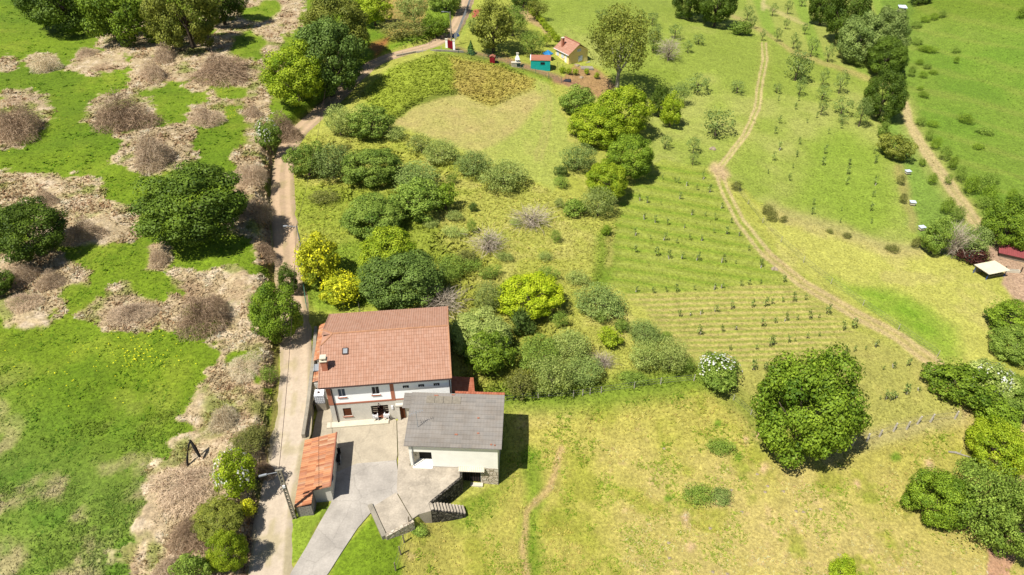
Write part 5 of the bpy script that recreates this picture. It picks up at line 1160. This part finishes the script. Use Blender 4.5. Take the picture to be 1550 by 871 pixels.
fence([(688, 62), (698, 40), (707, 20), (714, -4)], 'pale mesh fence climbing along the upper lane', 1.4, 'zinc', .04, 0, 2.0, 'zinc', 'mesh_fence')
fence([(560, 104), (590, 92), (610, 86), (640, 80), (668, 77)], 'sparse wire fence between lane bend and mown meadow', 1.0, 'stake_white', .05, 2)
fence([(694, 80), (730, 90), (765, 98), (800, 108), (834, 119), (850, 126)], 'green wire fence along the cabin garden front', 1.3, 'net_green', .04, 4, 2.5, wm='net_green')
fence([(1112, 284), (1130, 312), (1160, 352), (1195, 390), (1240, 425), (1300, 462), (1360, 500), (1418, 540)], 'pale wire fence following the right side of the long track', 1.0, 'stake_white', .035, 3, 5.0)
fence([(843, 106), (852, 100), (862, 96), (873, 93)], 'dark thin fence posts in front of the yellow cabin', 1.6, 'iron', .035, 2)
fence([(1500, 362), (1512, 370), (1520, 378)], 'grey rail fence beside the red roof', 1.3, 'zinc', .06, 3)
fence([(1404, 380), (1420, 384), (1440, 392), (1462, 398)], 'old wooden fence under the bushes by the sheds', 1.0, 'old_wood', .07, 2)
# ------------------------------------------------------------------ cabin and its garden
def frame2(a, b):
    d = b-a; return math.atan2(d.y, d.x), Vector((d.x, d.y)).length
c0 = at(860.5, 98); c1 = at(889, 92.5); c2 = at(836.5, 84)
zc0 = min(c0.z, c1.z, c2.z)
ang, gw = frame2(c0, c1); dl = (c2-c0).xy.length
gw = max(3.6, min(gw, 5)); dl = max(4.5, min(dl, 8))
cb = empty('cabin', (c0.x, c0.y, c0.z), ang, 'small yellow cabin with tiled gable roof and brick chimney on the slope', 'house')
EH, RH = 2.15, 3.75
m = MB(); m.box(0, gw, 0, .2, -1.5, EH); m.box(0, .2, .2, dl, -1.5, EH); m.box(gw-.2, gw, .2, dl, -1.5, EH); m.box(.2, gw-.2, dl-.2, dl, -1.5, EH)
for y in (0, dl-.2): m.prism([(0, y), (gw/2, y), (gw, y), (gw, y+.2), (gw/2, y+.2), (0, y+.2)], EH, [EH+.01, RH-.15, EH+.01, EH+.01, RH-.15, EH+.01])
m.build('wall', M['yellow_plaster'], cb)
m = MB(); hs = gw/2+.3; pt = math.atan2(RH-EH, gw/2); sl_ = hs/math.cos(pt); ez2 = EH-.3*math.tan(pt)+.08; U = (math.cos(pt), 0, math.sin(pt))
roof_plane(m, (-.3, dl+.3, ez2), (0, -1, 0), U, dl+.6, sl_, px=.36, rows=.45, amp=.05); roof_plane(m, (gw+.3, -.3, ez2), (0, 1, 0), (-U[0], 0, U[2]), dl+.6, sl_, px=.36, rows=.45, amp=.05)
rf = m.build('roof', M['tile_cabin'], cb); MB().tube([(gw/2, -.32, RH+.22), (gw/2, dl+.32, RH+.22)], .1, 6).build('ridge_tiles', M['terracotta'], rf)
m = MB(); m.tube([(-.34, -.3, ez2-.02), (-.34, dl+.3, ez2-.02)], .06, 5); m.build('gutter', M['white_plastic'], cb)
k = MB().box(.5, 1.0, dl-1.6, dl-1.1, 2.2, 4.4).build('chimney', M['brick'], rf); MB().box(.44, 1.06, dl-1.66, dl-1.04, 4.4, 4.5).build('chimney_cap', M['curb'], rf)
for i, (x0, x1, z0, z1) in enumerate([(gw*.5, gw*.72, .15, 1.25), (gw*.42, gw*.62, 2.2, 2.75)]):
    w = bx('window', 'white_plastic', cb, x0, x1, -.06, -.002, z0, z1); bx('pane', 'pale_blue_sheet', w, x0+.08, x1-.08, -.08, -.062, z0+.08, z1-.08)
for y0, y1 in ((dl*.72, dl*.9), (dl*.36, dl*.55)):
    w = bx('window', 'white_plastic', cb, -.06, -.002, y0, y1, .75, 1.75); bx('pane', 'pale_blue_sheet', w, -.08, -.062, y0+.08, y1-.08, .83, 1.67)
d = bx('door', 'white_plastic', cb, -.06, -.002, dl*.14, dl*.28, .02, 1.9); bx('handle', 'iron', d, -.1, -.061, dl*.25, dl*.27, .9, 1.0)
bx('skirting', 'terracotta', cb, -.9, -.05, .1, dl, -1.5, .0); bx('base_wall', 'block', cb, .3, gw+.3, -.7, -.05, -1.8, -.25)
a_ = at(803.3, 104.2); b2 = at(832.5, 108.2); ang, tw = frame2(a_, b2)
tn_ = empty('garden_tent', a_, ang, 'teal canvas garden tent with reddish curved roof beside the cabin', 'tent')
TD = 2.2; m = MB(); m.box(0, tw, 0, .05, -.4, 1.75); m.box(0, .05, .05, TD, -.4, 1.75); m.box(tw-.05, tw, .05, TD, -.4, 1.75); m.box(.05, tw-.05, TD-.05, TD, -.4, 1.75)
for x in (0, tw-.05): m.prism([(x, .0), (x+.05, .0), (x+.05, TD), (x, TD)], 1.75, 1.751); m.face([(x, 0, 1.75), (x, TD, 1.75), (x, TD/2, 2.35)]); m.face([(x+.05, 0, 1.75), (x+.05, TD/2, 2.35), (x+.05, TD, 1.75)])
m.build('canvas_wall', M['teal_canvas'], tn_)
m = MB(); prof = [(-.1, 1.72), (.15, 2.0), (.6, 2.28), (TD/2, 2.42), (TD-.6, 2.28), (TD-.15, 2.0), (TD+.1, 1.72)]
for (y0, z0), (y1, z1) in zip(prof[:-1], prof[1:]): m.face([(-.12, y0, z0), (tw+.12, y0, z0), (tw+.12, y1, z1), (-.12, y1, z1)])
m.build('roof_sheet', M['terracotta'], tn_)
m = MB()
for (y0, z0), (y1, z1) in zip(prof[:-1], prof[1:]): m.face([(-.16, y0, z0+.02), (.0, y0, z0+.02), (.0, y1, z1+.02), (-.16, y1, z1+.02)])
m.build('trim', M['white_plastic'], tn_); w = bx('window', 'glass_dark', tn_, tw*.5, tw*.72, -.03, -.002, .85, 1.35); bx('frame', 'teal_canvas', w, tw*.48, tw*.74, -.035, -.031, .8, .845)
# barbecue
b_ = empty('barbecue', at(781, 101), .1, 'white masonry barbecue with chimney hood on the garden edge', 'barbecue')
MB().box(-.9, .9, -.4, .4, -.4, .85).build('counter', M['pale_stone'], b_); MB().box(.15, .85, -.42, -.401, .1, .7).build('wood_niche', M['dark'], b_)
MB().box(-.95, .95, -.45, .45, .852, .93).build('worktop', M['curb'], b_); MB().box(-.1, .7, .1, .4, .932, 1.5).build('fire_back', M['white_plaster'], b_)
MB().prism([(-.15, -.35), (.75, -.35), (.75, .42), (-.15, .42)], 1.5, 1.6).prism([(.0, -.2), (.6, -.2), (.6, .4), (.0, .4)], 1.6, 1.95).prism([(.12, -.02), (.48, -.02), (.48, .34), (.12, .34)], 1.95, 2.6).build('hood', M['white_plaster'], b_); MB().box(.05, .55, -.09, .41, 2.6, 2.7).build('chimney_cap', M['curb'], b_)
b_ = empty('garden_kiosk', at(745.5, 95), -.15, 'tiny red wooden kiosk with pinkish roof by the garden fence', 'kiosk')
MB().box(-.5, .5, -.4, .4, -.2, 1.25).build('body', M['pink_paint'], b_); m = MB().prism([(-.6, -.5), (0, -.5), (.6, -.5), (.6, .5), (0, .5), (-.6, .5)], [1.2, 1.45, 1.2, 1.2, 1.45, 1.2], [1.28, 1.6, 1.28, 1.28, 1.6, 1.28]); m.build('roof', M['terracotta'], b_)
for x in (-.24, .24): d = bx('door', 'red_paint', b_, x-.2, x+.2, -.43, -.402, 0, 1.1); bx('handle', 'iron', d, x-.03, x+.03, -.45, -.431, .5, .6)
tag(MB().tube([(0, 0, .2), (0, 0, .55)], [.3, .26], 9).build('flower_pot', M['black_plastic']), 'black pot beside the red kiosk', 'pot').location = at(750.5, 95.5)+Vector((.3, 0, -.2))
def lump(name, loc, r, m, label, cat, seed=1, n=14):
    V = []; b = MB(); rows = 7
    for i in range(rows):
        t = i/(rows-1); 
        for j in range(n):
            a = 2*math.pi*j/n; rr = math.cos(t*math.pi/2)*(1+.22*math.sin(3*a+seed)+.12*math.sin(5*a+2*seed)); V.append((r[0]*rr*math.cos(a), r[1]*rr*math.sin(a), r[2]*math.sin(t*math.pi/2)*(1+.15*math.sin(4*a+seed*3))-.05))
    b.v = V
    for i in range(rows-1):
        for j in range(n): b.f.append((i*n+j, i*n+(j+1) % n, (i+1)*n+(j+1) % n, (i+1)*n+j)); b.m.append(0)
    o = b.build(name, M[m]); o.location = loc; return tag(o, label, cat)
ps = empty('closed_parasol', at(829, 90), .4, 'blue drooping garden parasol between tent and cabin', 'parasol')
MB().tube([(0, 0, -.1), (0, 0, 2.0)], .03, 6).build('pole', M['zinc'], ps)
m = MB(); n = 12
top = (0, 0, 1.95)
for j in range(n):
    a, c = 2*math.pi*j/n, 2*math.pi*(j+1)/n; ra, rc_ = (1.15 if j % 2 else .85), (.85 if j % 2 else 1.15)
    p1, p2 = (ra*math.cos(a), ra*math.sin(a), 1.25), (rc_*math.cos(c), rc_*math.sin(c), 1.25); m.face([top, p1, p2]); m.face([p1, (p1[0], p1[1], 1.1), (p2[0], p2[1], 1.1), p2])
m.build('canopy', M['blue_tarp'], ps)
gt = empty('garden_gate', at(676.2, 72.3), 0, 'red double metal gate between white pillars at the lane', 'gate')
e1 = at(687.5, 76.5)-gt.location; e2 = at(679, 66)-gt.location
for q, h_ in ((Vector((0, 0, 0)), 1.7), (e1, 2.0)):
    o = MB().box(q.x-.22, q.x+.22, q.y-.22, q.y+.22, q.z-.4, q.z+h_).build('pillar', M['white_plaster'], gt); MB().box(q.x-.28, q.x+.28, q.y-.28, q.y+.28, q.z+h_, q.z+h_+.1).build('pillar_cap', M['curb'], o)
for s0, s1 in ((.14, .49), (.51, .86)):
    a, c = e1*s0, e1*s1; nn = Vector((-e1.y, e1.x, 0)).normalized()*.03
    d = MB().prism([tuple((a-nn).xy), tuple((c-nn).xy), tuple((c+nn).xy), tuple((a+nn).xy)], [a.z+.1, c.z+.1, c.z+.1, a.z+.1], [a.z+1.7, c.z+1.75, c.z+1.75, a.z+1.7]).build('gate_leaf', M['red_paint'], gt)
    b = MB()
    for k in range(5): q = a.lerp(c, (k+.5)/5); b.box(q.x-.02, q.x+.02, q.y-.06, q.y+.06, q.z+.12, q.z+1.72)
    b.build('rib', M['red_paint'], d)
lump('tarp_pile', at(690, 56), (.85, .6, .8), 'blue_paint', 'blue and white tarp covered pile behind the red gate', 'tarp', 2)
wallrun('low_wall', [tuple(at(u, v).xy) for u, v in ((600, 86), (630, 80), (660, 78), (690, 79), (702, 80))], .35, 2.0, [Z(*at(u, v).xy)+.35 for u, v in ((600, 86), (630, 80), (660, 78), (690, 79), (702, 80))], 'old_concrete', 'low grey wall holding up the lane in front of the red gate')
o = tag(MB().prism([(-.9, -.6), (.9, -.75), (1.0, .6), (-.7, .7)], -.1, .05).build('dark_sheet', M['net_dark']), 'dark plastic sheet lying on the soil below the cabin', 'sheet'); o.location = at(857, 122)
tag(MB().prism([(-1.2, -.8), (1.4, -.6), (1.2, .7), (-1.3, .8)], -.6, .25).build('stone_platform', M['old_concrete']), 'grey stone platform right of the cabin gable', 'platform').location = at(888, 104)
for u, v, r, lab in [(874, 100, .5, 'pale boulder beside the cabin platform'), (880, 118, .45, 'tan boulder on the soil slope under the clipped shrubs'), (871.5, 98.5, .35, 'smaller pale boulder at the cabin foot'), (1079, 226, .6, 'pale rock pile beside the two rut track'), (1172, 408, .5, 'flat pale stone at the edge of the green orchard')]:
    lump('boulder', at(u, v), (r, r*.8, r*.8), 'rock', lab, 'rock', u)
rg = random.Random(3)
for u, v in [(1005, 679), (1146, 718), (1162, 736), (1186, 744), (1205, 774), (1216, 775), (1123, 775), (1075, 800), (1012, 822), (1013, 845), (1079, 866), (1101, 869), (1242, 771), (1270, 840), (1107, 742), (1158, 745)]:
    o = lump('field_stone', at(u, v), (.2, .16, .14), 'rock', 'small white stone lying in the dry lower field', 'stone', u, 8); o['group'] = 'white stones in the lower field'
# ------------------------------------------------------------------ right side: hives and sheds
for u, v, lab in [(1373, 264, 'white lidded beehive, uppermost of the three by the hollow'), (1380, 311, 'white lidded beehive, middle one of the three by the hollow'), (1394, 349, 'white lidded beehive, lowest of the three near the bushes')]:
    h_ = empty('beehive', at(u, v), random.uniform(-.3, .3), lab, 'beehive'); MB().box(-.35, .35, -.3, .3, .2, .6).build('hive_box', M['curb'], h_); MB().box(-.45, .45, -.38, .38, .6, .7).build('lid', M['pale_blue_sheet'], h_)
    for x in (-.28, .28):
        for y in (-.24, .24): MB().box(x-.03, x+.03, y-.03, y+.03, -.2, .2).build('leg', M['old_wood'], h_)
a_ = at(1492, 424); b2 = at(1519, 419); ang, tw = frame2(a_, b2)
ld = empty('open_shed', a_, ang, 'open shed with flat cream sheet roof by the earth yard', 'shed')
m = MB(); roof_plane(m, (-.3, -.3, 1.2), (1, 0, 0), (-.28, .95, .12), tw+.5, 2.3, px=.25, rows=2.3, amp=.03, step=0); m.face([(-.3, -.3, 1.17), (-.95, 1.9, 1.45), (tw-.45, 1.9, 1.45), (tw+.2, -.3, 1.17)]); m.build('roof', M['cream_sheet'], ld)
for x, y in ((0, 0), (tw, 0), (tw-.6, 1.7), (-.6, 1.7)): MB().tube([(x, y, -.4), (x, y, 1.2)], .06, 6).build('post', M['blue_paint'], ld)
m = MB().box(.1, tw-.1, .05, .1, .3, .5).box(.1, tw-.1, .05, .1, .8, 1.0); m.build('rail', M['old_wood'], ld); bx('back_wall', 'old_concrete', ld, -.5, tw-.7, 1.7, 1.8, -.4, 1.2)
rr = empty('red_shed', at(1535, 390), -.45, 'low shed with rusty red sheet roof at the right edge', 'shed')
MB().box(-2, 2.4, -.8, .9, -.8, .75).build('wall', M['old_wood'], rr); m = MB(); roof_plane(m, (-2.3, -1.1, .8), (1, 0, 0), (0, .96, .2), 5.0, 2.4, px=.25, rows=2.4, amp=.035, step=0); m.face([(-2.3, -1.1, .78), (-2.3, 1.2, 1.25), (2.7, 1.2, 1.25), (2.7, -1.1, .78)]); m.build('roof', M['rust_sheet'], rr)
tg = empty('feed_trough', at(1532, 412), -.08, 'pale concrete trough between two posts in the earth yard', 'trough')
MB().box(-.9, .9, -.22, .22, -.2, .35).build('basin', M['curb'], tg); bx('hollow', 'old_concrete', tg, -.8, .8, -.14, .14, .351, .36)
for x in (-1.1, 1.1): MB().tube([(x, 0, -.2), (x, 0, .9)], .09, 6).build('post', M['bark'], tg)
ps_ = empty('small_shed', at(1364, 18), -.1, 'tiny shed with pale metal roof beside the valley trees at the top', 'shed')
MB().box(-.8, .8, -.7, .7, -.5, 1.1).build('wall', M['old_concrete'], ps_); m = MB(); roof_plane(m, (-1.0, -.9, 1.15), (1, 0, 0), (0, .98, .15), 2.0, 1.9, px=.25, rows=1.9, amp=.03, step=0); m.face([(-1, -.9, 1.13), (-1, .95, 1.4), (1, .95, 1.4), (1, -.9, 1.13)]); m.build('roof', M['pale_blue_sheet'], ps_)
o = tag(MB().prism([(-.6, -.3), (.6, -.3), (.7, .3), (-.6, .3)], -.2, .55).build('water_trough', M['teal_canvas']), 'small teal trough under the dark red bush', 'trough'); o.location = at(1470, 392)
# dead trunk and branch
a_ = at(283, 707); b2 = at(305, 697); ap = at(298, 690)
dt = empty('dead_tree', a_, 0, 'blackened dead trunk bent over like a broken arch in the straw', 'dead tree')
q = ap-a_; q2 = b2-a_
MB().tube([(0, 0, -.2), tuple(q*.3+Vector((0, 0, .9))), tuple(q*.75+Vector((0, 0, 1.9))), tuple(q+Vector((.05, 0, 2.2)))], [.1, .1, .09, .1], 7).build('trunk', M['charred'], dt)
MB().tube([tuple(q+Vector((0, 0, 2.25))), tuple((q+q2)/2+Vector((0, 0, 1.5))), tuple(q2+Vector((0, 0, .5)))], [.08, .17, .12], 7).build('broken_limb', M['charred'], dt)
a_ = at(1440, 687)
db = empty('dead_branch', a_, 0, 'bleached dead branch lying near the yellow green right edge tree', 'branch')
def onb(x, y): return (x, y, Z(a_.x+x, a_.y+y)-a_.z+.12)
MB().tube([onb(-.3, .1), onb(.5, .1), onb(1.2, -.1), onb(2.2, -.35)], [.1, .12, .08, .04], 6).tube([onb(.9, 0), onb(1.3, .45)], [.05, .02], 5).build('branch', M['pale_bark'], db)
# ------------------------------------------------------------------ uncounted ground cover
def tufts(name, label, n, keep, size, mt, seed, up=.8, cov=(-40, 1590, -20, 900), blades=3, ct=(1, 1, 1)):
    rg = np.random.default_rng(seed); u = rg.uniform(cov[0], cov[1], n); v = rg.uniform(cov[2], cov[3], n)
    x, y, z = at_many(u, v); u2, v2, d = proj(x, y, z)
    C, sk = paint(u2, v2, x, y); k = keep(u2, v2, C, sk, x, y, rg)
    k &= (sdpoly(x, y, YARD) < -.6) & (dline(x, y, RS[:, :2])[0] > 1.9)
    x, y, z, C, d = x[k], y[k], z[k], C[k], d[k]; m = len(x); V = []; CV = []
    z = z+.0
    s0 = size*rg.uniform(.5, 1.4, m)*np.clip(d/60, .8, 1.9)
    for b in range(blades):
        a = rg.uniform(0, 6.28, m); w = s0*rg.uniform(.25, .5, m); lean = rg.uniform(.2, 1.1, m); hh = s0*up*rg.uniform(.6, 1.2, m); a2 = a+rg.uniform(.8, 2.3, m)
        ox, oy = rg.normal(0, .3, m)*s0, rg.normal(0, .3, m)*s0
        p0 = np.stack([x+ox-np.cos(a)*w, y+oy-np.sin(a)*w, z-.03], 1); p1 = np.stack([x+ox+np.cos(a)*w, y+oy+np.sin(a)*w, z-.03], 1); p2 = np.stack([x+ox+np.cos(a2)*lean*s0, y+oy+np.sin(a2)*lean*s0, z+hh], 1)
        V.append(np.stack([p0, p1, p2], 1)); c = lin(np.clip(C*np.array(ct)*rg.uniform(.98, 1.22, (m, 1)), 0, 250))*K*GT; CV.append(np.repeat(c[:, None, :], 3, 1))
    V = np.concatenate(V).reshape(-1, 3); CV = np.concatenate(CV).reshape(-1, 3)
    me = npmesh(name, V, np.arange(len(V)).reshape(-1, 3), None, [GRM], 3, np.c_[CV, np.ones(len(CV))])
    tag(link(bpy.data.objects.new(name, me)), label, 'grass', kind='stuff')
GRM, n_, l_, b_ = mat('grass_blades', .8); ca = n_.new('ShaderNodeAttribute'); ca.attribute_name = 'col'; l_.new(ca.outputs['Color'], b_.inputs['Base Color'])
tr = n_.new('ShaderNodeBsdfTranslucent'); mx = n_.new('ShaderNodeMixShader'); mx.inputs[0].default_value = .35; l_.new(ca.outputs['Color'], tr.inputs['Color']); l_.new(b_.outputs[0], mx.inputs[1]); l_.new(tr.outputs[0], mx.inputs[2]); l_.new(mx.outputs[0], n_['Material Output'].inputs['Surface'])
def inpoly(u, v, P): return sdpoly(u, v, P) > 0
tufts('dead_grass', 'bleached dead grass in tangled patches', 60000, lambda u, v, C, sk, x, y, r: (sk > .5), .26, 'straw', 1, .45, (-30, 470, -20, 900))
MID = [(440, 210), (540, 195), (600, 200), (820, 280), (940, 330), (905, 430), (960, 500), (1060, 560), (1050, 580), (900, 598), (750, 600), (690, 500), (640, 460), (470, 460), (450, 350)]
tufts('meadow_grass', 'tall rough grass of the middle meadow', 42000, lambda u, v, C, sk, x, y, r: inpoly(u, v, MID), .21, 'grass', 2, .35, (430, 1070, 190, 610))
tufts('field_grass', 'short lush and dry grass over the fields', 150000, lambda u, v, C, sk, x, y, r: (sk < .5) & ~inpoly(u, v, MID) & (r.random(len(u)) < .45+.55*ss(150, 420, v)), .17, 'grass', 3, .18)
tufts('tall_hay', 'tall standing hay at the top of the mown meadow', 9000, lambda u, v, C, sk, x, y, r: inpoly(u, v, [(545, 145), (600, 97), (660, 80), (700, 86), (762, 98), (812, 121), (806, 136), (742, 162), (700, 142), (650, 145), (592, 184)]), .26, 'grass', 4, .4, (540, 820, 75, 190))
tufts('rough_weeds', 'waist high rough weeds between the scrub bushes', 9000, lambda u, v, C, sk, x, y, r: inpoly(u, v, [(770, 480), (840, 470), (900, 520), (925, 585), (800, 606), (700, 590), (690, 520)]) | inpoly(u, v, [(640, 340), (720, 380), (770, 440), (720, 490), (660, 430)]) | (inpoly(u, v, [(440, 210), (660, 230), (700, 330), (640, 350), (500, 300)]) & (r.random(len(u)) < .3)), .42, 'grass', 5, .6, (430, 930, 200, 610), 5)
tufts('broad_weeds', 'leafy weeds in the worn lower left corner of the green field', 8000, lambda u, v, C, sk, x, y, r: inpoly(u, v, [(-30, 700), (120, 640), (270, 620), (300, 680), (230, 800), (200, 900), (-30, 900)]) & (vnoise(x/2.5, y/2.5, 77)*.7+.3*r.random(len(u)) > .5), .24, 'grass', 6, .35, (-30, 310, 610, 900), 4, (1.02, 1.02, 1.1))
LFP = [(790, 640), (1050, 585), (1160, 650), (1210, 700), (1450, 640), (1420, 720), (1560, 900), (600, 900), (640, 800), (755, 740)]
tufts('tussocks', 'grazed green tussocks in the dry lower field', 16000, lambda u, v, C, sk, x, y, r: inpoly(u, v, LFP) & (vnoise(x/1.8, y/1.8, 91)*.75+.25*r.random(len(u)) > .6), .26, 'grass', 7, .3, (600, 1560, 580, 900), 4, (.84, .97, .7))
tufts('dry_stalks', 'pale dry grass stalks in the meadows', 26000, lambda u, v, C, sk, x, y, r: (inpoly(u, v, MID) | inpoly(u, v, LFP)) & (vnoise(x/2.2, y/2.2, 95)*.75+.25*r.random(len(u)) > .55), .24, 'grass', 8, .35, (430, 1560, 190, 900), 3, (1.16, 1.1, 1.25))
tufts('lush_tussocks', 'darker lush tussocks in the green left field', 12000, lambda u, v, C, sk, x, y, r: (sk < .3) & (u < 410) & (vnoise(x/1.6, y/1.6, 93)*.75+.25*r.random(len(u)) > .58), .26, 'grass', 9, .28, (-30, 410, -10, 900), 4, (.9, .98, .9))
tufts('dead_bracken', 'brown dead bracken and canes tangled through the straw patches', 20000, lambda u, v, C, sk, x, y, r: (sk > .4) & (vnoise(x/3.2, y/3.2, 97)*.8+.2*r.random(len(u)) > .5), .3, 'straw', 10, .5, (-30, 470, -20, 900), 3, (.88, .81, .77))
for u, v in [(663, 715), (662, 722), (619, 724), (586, 752), (578, 757), (640, 762)]:
    T_((u-2.5, v-2.5, u+3, v+2), 'S', 'mid', 'small weed growing from a crack in the terrace concrete', 'weed', 'weed', 'weeds in the terrace cracks', clear=0, trunk=False)
rg = np.random.default_rng(9); cen = [(213, 540, 22, 16), (210, 520, 40, 30), (300, 120, 26, 14), (340, 172, 16, 10), (160, 150, 120, 60), (100, 560, 90, 60)]
u = np.concatenate([rg.normal(a, s, 60) for a, b, s, t in cen]); v = np.concatenate([rg.normal(b, t*.6, 60) for a, b, s, t in cen]); x, y, z = at_many(u, v)
C, sk = paint(*proj(x, y, z)[:2], x, y); k = (sk < .3) & (dline(x, y, RS[:, :2])[0] > 3); P = np.stack([x, y, z+.22], 1)[k]
V, Fq, Tn = leaf_quads(P, rand_unit(len(P), rg)*.4+np.array([0, 0, 1]), .13*rg.uniform(.6, 1.4, len(P)), rg.random(len(P)), rg, 1.1)
tag(link(bpy.data.objects.new('yellow_flowers', npmesh('yellow_flowers', V, Fq, Tn, [LM['yflower']]))), 'yellow wild flowers dotted in the green field', 'flowers', kind='stuff')
# ------------------------------------------------------------------ light, sky, camera
SX, SY, EL = .74, .67, math.radians(60)
w = bpy.data.worlds.new('World'); SC.world = w; w.use_nodes = True
nt = w.node_tree; bg = nt.nodes['Background']; sky = nt.nodes.new('ShaderNodeTexSky'); sky.sky_type = 'NISHITA'; sky.sun_disc = False
sky.sun_elevation = EL; az = math.atan2(-SX, -SY); sky.sun_rotation = az; sky.altitude = 200
nt.links.new(sky.outputs[0], bg.inputs['Color']); bg.inputs['Strength'].default_value = .06
sd = bpy.data.lights.new('sun', 'SUN'); sd.energy = 4.9; sd.angle = math.radians(.53); sd.color = (1, .955, .88)
so = link(bpy.data.objects.new('sun', sd)); dvec = Vector((SX, SY, 0)).normalized()*math.cos(EL)+Vector((0, 0, -math.sin(EL))); so.rotation_euler = dvec.to_track_quat('-Z', 'Y').to_euler(); so.location = (0, 0, 120)
cd = bpy.data.cameras.new('camera'); cd.sensor_fit = 'HORIZONTAL'; cd.sensor_width = 36; cd.lens = 36*F/1550; cd.clip_end = 8000; cd.clip_start = 1
co_ = link(bpy.data.objects.new('camera', cd)); co_.location = (0, 0, HC); co_.rotation_euler = (math.pi/2-CT, 0, 0); SC.camera = co_
vs_ = SC.view_settings; vs_.view_transform = 'Standard'; vs_.look = 'None'; vs_.gamma = 1; vs_.use_curve_mapping = False; vs_.exposure = .72
SC.cycles.max_bounces = 5; SC.cycles.diffuse_bounces = 3; SC.cycles.transmission_bounces = 3; SC.cycles.use_denoising = True
